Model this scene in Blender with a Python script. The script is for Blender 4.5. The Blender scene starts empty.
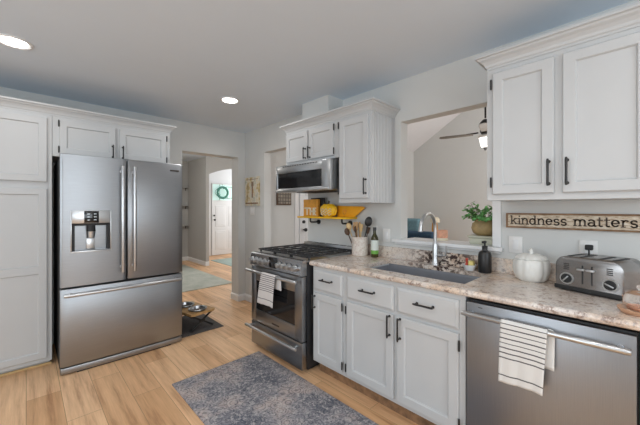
import bpy, bmesh, math, random
from mathutils import Vector, Matrix
R = math.radians
random.seed(7)
S = bpy.context.scene
C = S.collection

# ---------------------------------------------------------------- camera, world, exposure, big lights
W, D, H = 2.33, 4.02, 2.455            # right wall plane x, far wall plane y, kitchen ceiling
EXPOSURE = 0.10
WORLD = 0.25
cd = bpy.data.cameras.new('camera'); cam = bpy.data.objects.new('camera', cd); C.objects.link(cam)
cam.location = (0, 0, 1.35); cam.rotation_euler = (R(90), 0, R(-43.85))
cd.sensor_width = 36; cd.lens = 305.8 / 640 * 36; cd.shift_y = -4.3 / 640; cd.clip_start = .02
S.camera = cam
S.view_settings.view_transform = 'Standard'; S.view_settings.look = 'None'
S.view_settings.gamma = 1; S.view_settings.use_curve_mapping = False
S.view_settings.exposure = EXPOSURE
w = bpy.data.worlds.new('world'); S.world = w; w.use_nodes = True
w.node_tree.nodes['Background'].inputs[0].default_value = (.80, .88, 1, 1)
w.node_tree.nodes['Background'].inputs[1].default_value = WORLD

def lamp(name, typ, loc, power, size=.1, size_y=None, target=None, color=(1, 1, 1), shape=None, spread=None):
    l = bpy.data.lights.new(name, typ); o = bpy.data.objects.new(name, l); C.objects.link(o)
    o.location = loc; l.energy = power; l.color = color
    if typ == 'AREA':
        l.size = size
        if size_y: l.shape = 'RECTANGLE'; l.size_y = size_y
        if shape: l.shape = shape
        if spread: l.spread = R(spread)
    else: l.shadow_soft_size = size
    if target: o.rotation_euler = (Vector(target) - Vector(loc)).to_track_quat('-Z', 'Y').to_euler()
    return o
# added fill lights behind and beside the camera, in living room, hall and entry
lamp('added_fill_light', 'AREA', (-2.38, .9, 1.5), 42, 2.4, 1.5, target=(0, .9, 1.45), color=(.85, .935, 1))
lamp('added_fill_light', 'AREA', (0.1, -2.58, 1.5), 48, 2.4, 1.5, target=(.1, 0, 1.45), color=(.85, .935, 1))
lamp('added_fill_light', 'AREA', (5.1, -.9, 1.9), 95, 2.2, 1.9, target=(6.5, 2.4, 2.1), color=(1, .99, .98))
lamp('added_fill_light', 'AREA', (5.15, 5.3, 1.5), 42, 1.5, 1.6, target=(2.6, 6.6, 1.5), color=(1, .99, .98))
lamp('added_fill_light', 'AREA', (5.15, 7.75, 1.5), 24, 1.0, 2.0, target=(3.5, 7.9, 1.4))

# ---------------------------------------------------------------- materials
def nm(name):
    m = bpy.data.materials.new(name); m.use_nodes = True
    return m, m.node_tree, m.node_tree.nodes['Principled BSDF']
def N(nt, typ, **k):
    n = nt.nodes.new(typ)
    for a, b in k.items(): setattr(n, a, b)
    return n
def coords(nt, scale=(1, 1, 1), rot=(0, 0, 0)):
    g = N(nt, 'ShaderNodeNewGeometry'); mp = N(nt, 'ShaderNodeMapping')
    nt.links.new(g.outputs['Position'], mp.inputs['Vector'])
    mp.inputs['Scale'].default_value = scale; mp.inputs['Rotation'].default_value = rot
    return mp.outputs[0]
def ramp(nt, src, stops):
    r = N(nt, 'ShaderNodeValToRGB'); e = r.color_ramp.elements
    while len(e) < len(stops): e.new(.5)
    for i, (p, c) in enumerate(stops):
        e[i].position = p; e[i].color = (*c, 1)
    nt.links.new(src, r.inputs[0]); return r.outputs[0]
def noise(nt, vec, scale, detail=4, rough=.6):
    n = N(nt, 'ShaderNodeTexNoise'); n.inputs['Scale'].default_value = scale
    n.inputs['Detail'].default_value = detail; n.inputs['Roughness'].default_value = rough
    nt.links.new(vec, n.inputs['Vector']); return n.outputs[0]
def mixc(nt, fac, a, b, mode='MIX'):
    m = N(nt, 'ShaderNodeMix', data_type='RGBA', blend_type=mode)
    for s, v in ((0, fac), (6, a), (7, b)):
        if isinstance(v, (int, float)): m.inputs[s].default_value = v
        elif isinstance(v, tuple): m.inputs[s].default_value = (*v, 1)
        else: nt.links.new(v, m.inputs[s])
    return m.outputs[2]
def bump(nt, b, h, strength=.2, dist=.002):
    n = N(nt, 'ShaderNodeBump'); n.inputs['Strength'].default_value = strength; n.inputs['Distance'].default_value = dist
    nt.links.new(h, n.inputs['Height']); nt.links.new(n.outputs[0], b.inputs['Normal'])

def plain(name, col, rough=.5, metal=0, var=.04, scale=12, spec=None, bmp=0, bscale=None):
    m, nt, b = nm(name)
    v = coords(nt); f = noise(nt, v, scale)
    c0 = tuple(max(0, x * (1 - var)) for x in col); c1 = tuple(x * (1 + var) for x in col)
    nt.links.new(ramp(nt, f, [(.3, c0), (.7, c1)]), b.inputs['Base Color'])
    b.inputs['Roughness'].default_value = rough; b.inputs['Metallic'].default_value = metal
    if spec is not None: b.inputs['Specular IOR Level'].default_value = spec
    if bmp: bump(nt, b, noise(nt, v, bscale or scale * 10), bmp, .001)
    return m
def steel(name, col, rough, along=(1, 1, 60)):
    m, nt, b = nm(name); v = coords(nt, along)
    f = noise(nt, v, 6, 5, .7)
    nt.links.new(ramp(nt, f, [(.3, tuple(x * .93 for x in col)), (.7, tuple(x * 1.05 for x in col))]), b.inputs['Base Color'])
    b.inputs['Metallic'].default_value = 1; b.inputs['Roughness'].default_value = rough
    bump(nt, b, f, .05, .0008); return m
def emis(name, col, s):
    m, nt, b = nm(name); b.inputs['Base Color'].default_value = (*col, 1)
    b.inputs['Emission Color'].default_value = (*col, 1); b.inputs['Emission Strength'].default_value = s
    return m
def glass(name, col=(1, 1, 1), rough=.0):
    m, nt, b = nm(name); b.inputs['Base Color'].default_value = (*col, 1)
    b.inputs['Transmission Weight'].default_value = 1; b.inputs['Roughness'].default_value = rough
    b.inputs['IOR'].default_value = 1.15; return m

M = {}
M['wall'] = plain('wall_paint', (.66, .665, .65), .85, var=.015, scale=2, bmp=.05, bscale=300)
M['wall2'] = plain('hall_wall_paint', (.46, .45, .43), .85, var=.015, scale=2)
M['ceil'] = plain('ceiling_paint', (.735, .82, .91), .9, var=.01, scale=2)
M['vault'] = plain('vault_paint', (.80, .80, .82), .9, var=.01, scale=2)
M['white'] = plain('trim_white', (.82, .82, .82), .4, var=.01, scale=3)
M['cab'] = plain('cabinet_white', (.555, .565, .57), .42, var=.012, scale=3)
M['black'] = plain('black_metal', (.018, .017, .017), .4, var=.2)
M['dark'] = plain('dark_gap', (.02, .02, .022), .6, var=.1)
M['steel'] = steel('brushed_steel', (.36, .37, .385), .38)
M['steel2'] = steel('bright_steel', (.60, .61, .62), .30)
M['steeld'] = steel('dark_steel', (.33, .338, .35), .32, (1, 1, 60))
M['dwsteel'] = steel('dishwasher_steel', (.33, .34, .36), .40, (60, 60, 1))
M['iron'] = plain('cast_iron', (.035, .035, .037), .33, var=.2, scale=40, bmp=.2)
M['glassblack'] = plain('black_glass', (.012, .012, .013), .08, var=.1)
M['rubber'] = plain('rubber', (.02, .02, .02), .7)
M['lens'] = emis('lamp_lens', (1, .98, .94), 9)
M['plastic'] = plain('white_plastic', (.80, .79, .77), .35, var=.01)
M['orange'] = plain('orange_paint', (.93, .42, .015), .5, var=.12, scale=9)
M['yellow'] = plain('mustard_paint', (.95, .55, .015), .5, var=.12, scale=9)
M['orangewood'] = plain('orange_wood', (.78, .36, .05), .55, var=.2, scale=14)
M['cream'] = plain('cream_paint', (.82, .74, .58), .6)
M['teal'] = plain('teal_fabric', (.17, .30, .35), .9, var=.15, scale=30)
M['navy'] = plain('navy_fabric', (.03, .07, .12), .9, var=.2, scale=30)
M['tan'] = plain('tan_ceramic', (.42, .30, .14), .6, var=.25, scale=16, bmp=.2)
M['leaf'] = plain('leaf_green', (.14, .38, .11), .5, var=.5, scale=25)
M['stem'] = plain('stem_brown', (.12, .09, .04), .7)
M['wood'] = plain('utensil_wood', (.52, .30, .12), .5, var=.25, scale=20)
M['lightwood'] = plain('pale_wood', (.70, .49, .24), .5, var=.15, scale=20)
M['darkwood'] = plain('walnut_wood', (.09, .045, .022), .45, var=.35, scale=20)
M['peach'] = plain('peach_wax', (.72, .36, .23), .45, var=.25, scale=30)
M['peachwood'] = plain('peach_wood', (.62, .36, .22), .45, var=.2, scale=20)
M['darkmat'] = plain('charcoal_mat', (.085, .076, .072), .9, var=.25, scale=60, bmp=.3)
M['bottle'] = plain('olive_glass', (.05, .045, .012), .12, var=.2)
M['label'] = plain('bottle_label', (.72, .76, .70), .6)
M['green'] = plain('label_green', (.17, .42, .07), .5)
M['towel'] = None
M['red'] = plain('red_plastic', (.55, .06, .03), .4)
M['yel'] = plain('yellow_sponge', (.72, .60, .22), .8)
M['pumpkin'] = plain('white_ceramic', (.80, .79, .75), .3, var=.03)
M['ink'] = plain('dark_ink', (.05, .04, .035), .7)
M['sage'] = plain('sage_wood', (.55, .55, .44), .6)
M['panel'] = steel('panel_steel', (.46, .465, .475), .27)
M['toaster'] = steel('toaster_steel', (.31, .30, .295), .27)
M['fanwood'] = plain('grey_fan_blade', (.20, .18, .16), .5, var=.2)
M['signink'] = plain('faded_sign_paint', (.10, .075, .06), .8, var=.5, scale=60)
M['sinkbasin'] = plain('sink_grey', (.27, .28, .31), .4, .25, var=.06)
M['frost'] = emis('frosted_shade', (1, .98, .95), 1.3)
M['doorglass'] = emis('glowing_door_glass', (.62, .85, .79), .35)  # pane glows by itself, standing in for daylight behind it
M['wreath'] = plain('wreath_green', (.10, .30, .24), .8, var=.4, scale=40)
M['jar'] = glass('clear_glass')
M['switch'] = M['plastic']

def floor_mat():
    m, nt, b = nm('oak_planks')
    g = coords(nt, (1, 1, 1), (0, 0, R(90)))
    br = N(nt, 'ShaderNodeTexBrick'); nt.links.new(g, br.inputs['Vector'])
    for k, v in (('Scale', 1), ('Mortar Size', .0016), ('Mortar Smooth', .1), ('Bias', 0), ('Brick Width', 1.25), ('Row Height', .185)):
        br.inputs[k].default_value = v
    br.offset = .37; br.inputs['Color1'].default_value = (0, 0, 0, 1); br.inputs['Color2'].default_value = (1, 1, 1, 1)
    br.inputs['Mortar'].default_value = (.45, .45, .45, 1)
    pl = ramp(nt, br.outputs['Color'], [(0, (.72, .43, .225)), (.5, (.84, .53, .295)), (1, (.93, .62, .37))])
    gr = noise(nt, coords(nt, (9, .55, 1)), 2.2, 6, .65)
    gc = ramp(nt, gr, [(.30, (.50, .37, .30)), (.45, (.88, .82, .78)), (.70, (1.14, 1.14, 1.14))])
    c = mixc(nt, .85, pl, gc, 'MULTIPLY')
    fine = noise(nt, coords(nt, (70, 2, 1)), 2, 4, .7)
    c = mixc(nt, .35, c, ramp(nt, fine, [(.3, (.72, .68, .62)), (.7, (1.1, 1.1, 1.1))]), 'MULTIPLY')
    c = mixc(nt, br.outputs['Fac'], c, (.38, .22, .11))
    nt.links.new(c, b.inputs['Base Color'])
    b.inputs['Roughness'].default_value = .42
    bump(nt, b, fine, .08, .001); return m
def granite():
    m, nt, b = nm('granite')
    v = coords(nt)
    big = noise(nt, v, 5.5, 5, .6)
    base = ramp(nt, big, [(.34, (.58, .40, .27)), (.47, (.80, .62, .47)), (.56, (.86, .73, .61)), (.68, (.72, .68, .65))])
    med = noise(nt, v, 22, 6, .75)
    drift = ramp(nt, noise(nt, coords(nt, (1, 1, 1), (.3, 1, .2)), 1.7, 3, .5), [(.40, (0, 0, 0)), (.56, (1, 1, 1))])
    base = mixc(nt, mixc(nt, .65, (0, 0, 0), drift), base, (.66, .60, .56))
    fineg = noise(nt, v, 60, 5, .8)
    base = mixc(nt, ramp(nt, fineg, [(.50, (0, 0, 0)), (.60, (.6, .6, .6))]), base, (.42, .35, .32))
    c = mixc(nt, ramp(nt, med, [(.38, (.85, .85, .85)), (.46, (0, 0, 0))]), base, (.27, .185, .15))
    c = mixc(nt, ramp(nt, noise(nt, coords(nt, (1, 1, 1), (1, .4, 2)), 30, 5, .7), [(.54, (0, 0, 0)), (.64, (.6, .6, .6))]), c, (.80, .75, .69))
    vo = N(nt, 'ShaderNodeTexVoronoi'); vo.inputs['Scale'].default_value = 120; nt.links.new(v, vo.inputs['Vector'])
    sp = ramp(nt, vo.outputs['Color'], [(.12, (1, 1, 1)), (.2, (0, 0, 0))])
    c = mixc(nt, mixc(nt, .6, sp, (0, 0, 0)), c, (.22, .16, .15))
    blot = ramp(nt, noise(nt, coords(nt, (1, 1, 1), (2, .4, 1)), 9, 6, .8), [(.60, (0, 0, 0)), (.66, (.8, .8, .8))])
    c = mixc(nt, blot, c, (.36, .31, .30))
    ds = N(nt, 'ShaderNodeVectorMath', operation='DISTANCE'); nt.links.new(coords(nt), ds.inputs[0]); ds.inputs[1].default_value = (2.31, 1.03, .965)
    near = ramp(nt, ds.outputs['Value'], [(.12, (1, 1, 1)), (.36, (0, 0, 0))])
    cl = noise(nt, coords(nt, (1, 1, 1), (.7, .2, 0)), 26, 5, .7)
    c = mixc(nt, mixc(nt, 1.0, near, ramp(nt, cl, [(.46, (1, 1, 1)), (.52, (0, 0, 0))]), 'MULTIPLY'), c, (.07, .045, .04))
    c = mixc(nt, mixc(nt, 1.0, near, ramp(nt, cl, [(.58, (0, 0, 0)), (.63, (.9, .9, .9))]), 'MULTIPLY'), c, (.78, .76, .72))
    nt.links.new(c, b.inputs['Base Color']); b.inputs['Roughness'].default_value = .2
    return m
def rug_mat():
    m, nt, b = nm('faded_rug'); v = coords(nt)
    big = noise(nt, v, 3.2, 4, .6)
    base = ramp(nt, big, [(.36, (.14, .145, .175)), (.5, (.28, .27, .29)), (.62, (.50, .41, .38))])
    vo = N(nt, 'ShaderNodeTexVoronoi'); vo.inputs['Scale'].default_value = 11; nt.links.new(v, vo.inputs['Vector'])
    wv = N(nt, 'ShaderNodeMath', operation='SINE'); mu = N(nt, 'ShaderNodeMath', operation='MULTIPLY'); mu.inputs[1].default_value = 34
    nt.links.new(vo.outputs['Distance'], mu.inputs[0]); nt.links.new(mu.outputs[0], wv.inputs[0])
    c = mixc(nt, mixc(nt, .5, ramp(nt, wv.outputs[0], [(.35, (0, 0, 0)), (.75, (1, 1, 1))]), (0, 0, 0), 'MIX'), base, (.03, .04, .07))
    sp = noise(nt, v, 48, 3, .8)
    c = mixc(nt, ramp(nt, sp, [(.50, (0, 0, 0)), (.62, (.75, .75, .75))]), c, (.60, .55, .53))
    sp2 = noise(nt, coords(nt, (1, 1, 1), (0, 0, 1)), 38, 4, .8)
    c = mixc(nt, ramp(nt, sp2, [(.55, (0, 0, 0)), (.65, (.8, .8, .8))]), c, (.05, .055, .08))
    nt.links.new(c, b.inputs['Base Color']); b.inputs['Roughness'].default_value = .95
    bump(nt, b, noise(nt, v, 220, 2), .3, .002); return m
def hall_rug_mat(name, a, c2):
    m, nt, b = nm(name); v = coords(nt)
    nt.links.new(ramp(nt, noise(nt, v, 4, 6, .75), [(.38, a), (.6, c2)]), b.inputs['Base Color'])
    b.inputs['Roughness'].default_value = .95; return m
def stripe_mat(name, zs, half, base=(.74, .725, .70), dark=(.10, .095, .10)):
    """woven towel: dark stripes at the given heights on the cloth (object space z)"""
    m, nt, b = nm(name)
    tc = N(nt, 'ShaderNodeTexCoord'); sx = N(nt, 'ShaderNodeSeparateXYZ'); nt.links.new(tc.outputs['UV'], sx.inputs[0])
    r = N(nt, 'ShaderNodeValToRGB'); r.color_ramp.interpolation = 'CONSTANT'; e = r.color_ramp.elements
    st = [(0, base)]
    for z in sorted(zs): st += [(z - half, dark), (z + half, base)]
    while len(e) < len(st): e.new(.5)
    for i, (p, c) in enumerate(st): e[i].position = p; e[i].color = (*c, 1)
    nt.links.new(sx.outputs[1], r.inputs[0])
    nt.links.new(r.outputs[0], b.inputs['Base Color']); b.inputs['Roughness'].default_value = .95
    bump(nt, b, noise(nt, coords(nt), 260, 2), .3, .001); return m
def sign_mat():
    m, nt, b = nm('weathered_sign')
    f = noise(nt, coords(nt, (1, 3, 14)), 9, 6, .75)
    nt.links.new(ramp(nt, f, [(.34, (.28, .18, .11)), (.45, (.58, .46, .33)), (.6, (.78, .70, .58))]), b.inputs['Base Color'])
    b.inputs['Roughness'].default_value = .8; return m
def art_mat(name, stops, scale):
    m, nt, b = nm(name)
    nt.links.new(ramp(nt, noise(nt, coords(nt, (1, 1, .7)), scale, 5, .7), stops), b.inputs['Base Color'])
    b.inputs['Roughness'].default_value = .7; return m
def grid_mat():
    m, nt, b = nm('woven_grid_art')
    br = N(nt, 'ShaderNodeTexBrick'); br.offset = 0
    v = coords(nt, (1, 1, 1), (R(-90), 0, 0)); nt.links.new(v, br.inputs['Vector'])
    for k, x in (('Scale', 1), ('Mortar Size', .006), ('Brick Width', .05), ('Row Height', .05)): br.inputs[k].default_value = x
    br.inputs['Color1'].default_value = (.30, .25, .19, 1); br.inputs['Color2'].default_value = (.20, .17, .13, 1); br.inputs['Mortar'].default_value = (.07, .055, .045, 1)
    nt.links.new(br.outputs[0], b.inputs['Base Color']); return m
def crock_mat():
    m, nt, b = nm('speckled_stoneware')
    f = noise(nt, coords(nt), 45, 5, .7)
    nt.links.new(ramp(nt, f, [(.36, (.58, .47, .40)), (.5, (.74, .66, .59)), (.64, (.80, .75, .69))]), b.inputs['Base Color'])
    b.inputs['Roughness'].default_value = .45; return m
M['floor'] = floor_mat(); M['granite'] = granite(); M['rug'] = rug_mat()
M['hallrug'] = hall_rug_mat('pale_runner', (.40, .42, .36), (.52, .52, .46))
M['mint'] = hall_rug_mat('mint_mat', (.36, .46, .42), (.50, .58, .53))
M['sign'] = sign_mat(); M['signframe'] = plain('sign_frame_wood', (.26, .15, .08), .7, var=.4, scale=18)
M['art'] = art_mat('rustic_art', [(.32, (.20, .15, .09)), (.44, (.62, .48, .24)), (.52, (.72, .68, .58)), (.66, (.40, .42, .34))], 9)
M['grid'] = grid_mat(); M['crock'] = crock_mat()

# ---------------------------------------------------------------- mesh helpers
class MB:
    def __init__(s): s.bm = bmesh.new(); s.uv = None
    def merge(s, b, mat=0):
        for f in b.faces: f.material_index = mat
        me = bpy.data.meshes.new('t'); b.to_mesh(me); b.free(); s.bm.from_mesh(me); bpy.data.meshes.remove(me)
        return s
    def box(s, x0, x1, y0, y1, z0, z1, bev=0, seg=2, mat=0, M4=None):
        b = bmesh.new(); bmesh.ops.create_cube(b, size=1)
        for v in b.verts:
            v.co = ((x0 + x1) / 2 + v.co.x * (x1 - x0), (y0 + y1) / 2 + v.co.y * (y1 - y0), (z0 + z1) / 2 + v.co.z * (z1 - z0))
        if bev: bmesh.ops.bevel(b, geom=b.edges[:], offset=bev, segments=seg, affect='EDGES', profile=.5)
        if M4: bmesh.ops.transform(b, matrix=M4, verts=b.verts)
        return s.merge(b, mat)
    def cyl(s, p0, p1, r0, r1=None, seg=20, mat=0, caps=True):
        p0, p1 = Vector(p0), Vector(p1); r1 = r0 if r1 is None else r1
        b = bmesh.new(); d = p1 - p0
        bmesh.ops.create_cone(b, cap_ends=caps, segments=seg, radius1=r0, radius2=r1, depth=d.length)
        q = d.to_track_quat('Z', 'Y').to_matrix().to_4x4()
        bmesh.ops.transform(b, matrix=Matrix.Translation((p0 + p1) / 2) @ q, verts=b.verts)
        return s.merge(b, mat)
    def sph(s, c, r, sc=(1, 1, 1), seg=16, mat=0):
        b = bmesh.new(); bmesh.ops.create_uvsphere(b, u_segments=seg, v_segments=max(6, seg // 2), radius=r)
        for v in b.verts: v.co = (c[0] + v.co.x * sc[0], c[1] + v.co.y * sc[1], c[2] + v.co.z * sc[2])
        return s.merge(b, mat)
    def tube(s, pts, r, seg=10, mat=0, closed=False):
        pts = [Vector(p) for p in pts]; b = bmesh.new(); rings = []; n = len(pts); up = None
        for i, p in enumerate(pts):
            a = pts[(i - 1) % n] if closed or i else p; c = pts[(i + 1) % n] if closed or i < n - 1 else p
            t = (c - a).normalized()
            if up is None:
                up = Vector((0, 0, 1)) if abs(t.z) < .9 else Vector((1, 0, 0))
            x = t.cross(up).normalized(); up = x.cross(t).normalized()
            rr = r[i] if isinstance(r, (list, tuple)) else r
            rings.append([b.verts.new(p + (x * math.cos(k / seg * 2 * math.pi) + up * math.sin(k / seg * 2 * math.pi)) * rr) for k in range(seg)])
        for i in range(n if closed else n - 1):
            A, B = rings[i], rings[(i + 1) % n]
            for k in range(seg): b.faces.new((A[k], A[(k + 1) % seg], B[(k + 1) % seg], B[k]))
        if not closed:
            b.faces.new(rings[0]); b.faces.new(rings[-1])
        bmesh.ops.recalc_face_normals(b, faces=b.faces)
        return s.merge(b, mat)
    def lathe(s, prof, c=(0, 0, 0), seg=32, mat=0, lobes=0, amp=0):
        """prof: (r, z) pairs from the bottom up; closed onto the axis where r = 0"""
        b = bmesh.new(); rings = []
        for r, z in prof:
            if r < 1e-5: rings.append([b.verts.new((c[0], c[1], c[2] + z))])
            else:
                ring = []
                for k in range(seg):
                    a = k / seg * 2 * math.pi; rr = r * (1 - amp * (1 - abs(math.cos(a * lobes / 2))) ** 2) if lobes else r
                    ring.append(b.verts.new((c[0] + rr * math.cos(a), c[1] + rr * math.sin(a), c[2] + z)))
                rings.append(ring)
        for A, B in zip(rings, rings[1:]):
            for k in range(seg):
                if len(A) == 1 and len(B) == 1: break
                if len(A) == 1: b.faces.new((A[0], B[k], B[(k + 1) % seg]))
                elif len(B) == 1: b.faces.new((A[k], A[(k + 1) % seg], B[0]))
                else: b.faces.new((A[k], A[(k + 1) % seg], B[(k + 1) % seg], B[k]))
        bmesh.ops.recalc_face_normals(b, faces=b.faces)
        return s.merge(b, mat)
    def prism(s, poly, fn, t0, t1, mat=0, bev=0):
        """poly of (u, v), extruded from w=t0 to w=t1; fn maps (u, v, w) to the room"""
        b = bmesh.new(); A = [b.verts.new(fn(u, v, t0)) for u, v in poly]; B = [b.verts.new(fn(u, v, t1)) for u, v in poly]
        n = len(poly); b.faces.new(A); b.faces.new(B)
        for i in range(n): b.faces.new((A[i], A[(i + 1) % n], B[(i + 1) % n], B[i]))
        bmesh.ops.recalc_face_normals(b, faces=b.faces)
        if bev: bmesh.ops.bevel(b, geom=b.edges[:], offset=bev, segments=2, affect='EDGES', profile=.5)
        return s.merge(b, mat)
    def rings(s, rs, mat=0, cap0=True, cap1=True):
        b = bmesh.new(); V = [[b.verts.new(p) for p in r] for r in rs]; n = len(rs[0])
        for A, B in zip(V, V[1:]):
            for k in range(n): b.faces.new((A[k], A[(k + 1) % n], B[(k + 1) % n], B[k]))
        if cap0: b.faces.new(V[0])
        if cap1: b.faces.new(V[-1])
        bmesh.ops.recalc_face_normals(b, faces=b.faces)
        return s.merge(b, mat)
    def build(s, name, mat, parent=None, origin=None, smooth=True, local=False):
        me = bpy.data.meshes.new(name); o = bpy.data.objects.new(name, me); C.objects.link(o)
        if parent is not None:
            root = parent
            while root.parent: root = root.parent
            off = Vector((0, 0, 0)) if local else root.location
            o.parent = parent
        else:
            vs = [v.co for v in s.bm.verts]
            off = Vector(origin) if origin else Vector(((min(v.x for v in vs) + max(v.x for v in vs)) / 2, (min(v.y for v in vs) + max(v.y for v in vs)) / 2, min(v.z for v in vs)))
            o.location = off
        for v in s.bm.verts: v.co -= off
        s.bm.to_mesh(me); s.bm.free()
        for m_ in (mat if isinstance(mat, (list, tuple)) else [mat]): me.materials.append(m_)
        if smooth:
            me.polygons.foreach_set('use_smooth', [True] * len(me.polygons)); me.set_sharp_from_angle(angle=R(38))
        me.update(); return o

def thing(name, label, cat, loc, group=None, rz=0):
    o = bpy.data.objects.new(name, None); C.objects.link(o); o.location = loc; o.rotation_euler = (0, 0, rz)
    o.empty_display_size = .05
    o['label'] = label; o['category'] = cat
    if group: o['group'] = group
    return o
def tag(o, label, cat, group=None, kind=None):
    o['label'] = label; o['category'] = cat
    if group: o['group'] = group
    if kind: o['kind'] = kind
    return o
def struct(o): o['kind'] = 'structure'; return o
def copy_tree(o, parent=None):
    c = o.copy(); C.objects.link(c); c.parent = parent
    for ch in list(o.children): copy_tree(ch, c)
    return c
def fx(X):                                   # a face looking to -x: u along y, v up, w out of the wall
    return lambda u, v, w_: Vector((X - w_, u, v))
def fy(Y):
    return lambda u, v, w_: Vector((u, Y - w_, v))
def panel_door(mb, fn, u0, u1, v0, v1, t=.02, rail=.052, rec=.011, step=.010, bev=.004, rails=()):
    """shaker door or drawer front with a moulded recessed panel; rails: extra horizontal rails (v0, v1)"""
    def ring(a, w_): return [fn(u0 + a, v0 + a, w_), fn(u1 - a, v0 + a, w_), fn(u1 - a, v1 - a, w_), fn(u0 + a, v1 - a, w_)]
    if not rails:
        mb.rings([ring(0, 0), ring(0, t - bev), ring(bev, t), ring(rail, t), ring(rail + step * .45, t - rec * .55), ring(rail + step * .6, t - rec), ring(rail + step, t - rec)])
    else:
        spans = []; lo = v0
        for a, b_ in rails: spans.append((lo, b_)); lo = a
        spans.append((lo, v1))
        mb.rings([ring(0, 0), ring(0, t - bev), ring(bev, t - .0005), ring(rail, t - .0005), ring(rail + .001, t - rec)])
        vs = [v0] + [x for r in rails for x in r] + [v1]
        for i in range(0, len(vs), 2):
            a, b_ = vs[i] + (rail if i == 0 else 0), vs[i + 1] - (rail if i == len(vs) - 2 else 0)
            def rg(k, w_): return [fn(u0 + rail + k, a + k, w_), fn(u1 - rail - k, a + k, w_), fn(u1 - rail - k, b_ - k, w_), fn(u0 + rail + k, b_ - k, w_)]
            mb.rings([rg(-.0, t - .0006), rg(step * .6, t - rec + .001), rg(step, t - rec + .001)], cap0=False)
        for a, b_ in rails:
            P_ = [fn(u0 + rail - .001, a, 0), fn(u1 - rail + .001, a, 0), fn(u1 - rail + .001, b_, 0), fn(u0 + rail - .001, b_, 0)]
            Q_ = [fn(u0 + rail - .001, a, t - .0005), fn(u1 - rail + .001, a, t - .0005), fn(u1 - rail + .001, b_, t - .0005), fn(u0 + rail - .001, b_, t - .0005)]
            mb.rings([P_, Q_])
    return mb
def slab_front(mb, fn, u0, u1, v0, v1, t=.02, edge=.014):
    def ring(a, w_): return [fn(u0 + a, v0 + a, w_), fn(u1 - a, v0 + a, w_), fn(u1 - a, v1 - a, w_), fn(u0 + a, v1 - a, w_)]
    mb.rings([ring(0, 0), ring(0, t * .55), ring(edge * .7, t * .8), ring(edge, t)]); return mb
def pull(parent, fn, u, v, L, vertical, t=.02, mat=None):
    m = MB(); d = L / 2
    a, b_ = ((u, v - d), (u, v + d)) if vertical else ((u - d, v), (u + d, v))
    k = .012
    e0 = (a[0], a[1] - k) if vertical else (a[0] - k, a[1]); e1 = (b_[0], b_[1] + k) if vertical else (b_[0] + k, b_[1])
    m.tube([fn(*e0, t + .030), fn(*a, t + .031), fn(u, v, t + .031), fn(*b_, t + .031), fn(*e1, t + .030)], [.0045, .0062, .0056, .0062, .0045], 10)
    for p in (a, b_):
        m.cyl(fn(*p, t), fn(*p, t + .03), .0045, seg=10); m.cyl(fn(*p, t - .001), fn(*p, t + .004), .009, .007, seg=12)
    return m.build('handle', mat or M['black'], parent)
def hinge(parent, fn, u, v, t=.02):
    m = MB(); m.cyl(fn(u, v - .024, t + .002), fn(u, v + .024, t + .002), .0055, seg=8)
    for s_ in (-1, 1): m.sph(fn(u, v + s_ * .026, t + .002), .005, seg=8)
    return m.build('hinge', M['black'], parent)
def crown(mb, path, prof):
    """moulding swept along a polyline of (x, y); the outside is to the right of the direction of travel. prof: (out, z)"""
    n = len(path); P = [Vector((*p, 0)) for p in path]; rs = []
    for i in range(n):
        d0 = (P[i] - P[i - 1]).normalized() if i else None; d1 = (P[i + 1] - P[i]).normalized() if i < n - 1 else None
        n0 = Vector((d0.y, -d0.x, 0)) if d0 else None; n1 = Vector((d1.y, -d1.x, 0)) if d1 else None
        if n0 is None: o = n1
        elif n1 is None: o = n0
        else: o = (n0 + n1) / (1 + n0.dot(n1))
        rs.append([Vector((P[i].x + o.x * a, P[i].y + o.y * a, z)) for a, z in prof])
    mb.rings(rs); return mb
CROWN = [(0, 0), (0, .012), (.006, .018), (.010, .030), (.022, .046), (.036, .056), (.040, .064), (.052, .068), (.052, .082), (-.02, .082), (-.02, 0)]
def crown_prof(z): return [(a, z + b_) for a, b_ in CROWN]

# ---------------------------------------------------------------- setting
struct(MB().box(-2.5, 6.7, -2.7, 8.6, -.1, 0).build('floor', M['floor'], smooth=False))
struct(MB().box(-2.4, W, -2.6, D, H, H + .1).build('ceiling', M['ceil'], smooth=False))
struct(MB().box(.3, 5.2, D + .2, 8.4, 2.56, 2.66).build('ceiling', M['ceil'], smooth=False))
# living room vault: two slopes
def slab(p, th=.08):
    m = MB(); m.rings([[Vector(q) for q in p], [Vector(q) + Vector((0, 0, th)) for q in p]]); return m
zr = 2.66 + .618 * (3.62 - .7)
struct(slab([(W + .11, 3.62, 2.66), (6.5, 3.62, 2.66), (6.5, .7, zr), (W + .11, .7, zr)]).build('ceiling', M['vault'], smooth=False))
struct(slab([(W + .11, .7, zr), (6.5, .7, zr), (6.5, -1, zr - 1.05), (W + .11, -1, zr - 1.05)]).build('ceiling', M['vault'], smooth=False))
m = MB(); m.box(-2.4, 1.43, D, D + .2, 0, 2.66); m.box(1.43, 2.22, D, D + .2, 2.085, 2.66); m.box(2.22, W + .11, D, D + .2, 0, 2.66)
struct(m.build('wall_far', M['wall'], smooth=False))
m = MB()
m.box(W, W + .11, -2.6, .70, 0, 4.6); m.box(W, W + .11, .70, 1.42, 0, 1.058); m.box(W, W + .11, .70, 1.42, 2.095, 4.6)
m.box(W, W + .11, 1.42, 2.625, 0, 4.6); m.box(W, W + .11, 2.625, 3.52, 2.11, 4.6); m.box(W, W + .11, 3.52, D, 0, 4.6)
struct(m.build('wall_right', M['wall'], smooth=False))
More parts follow.
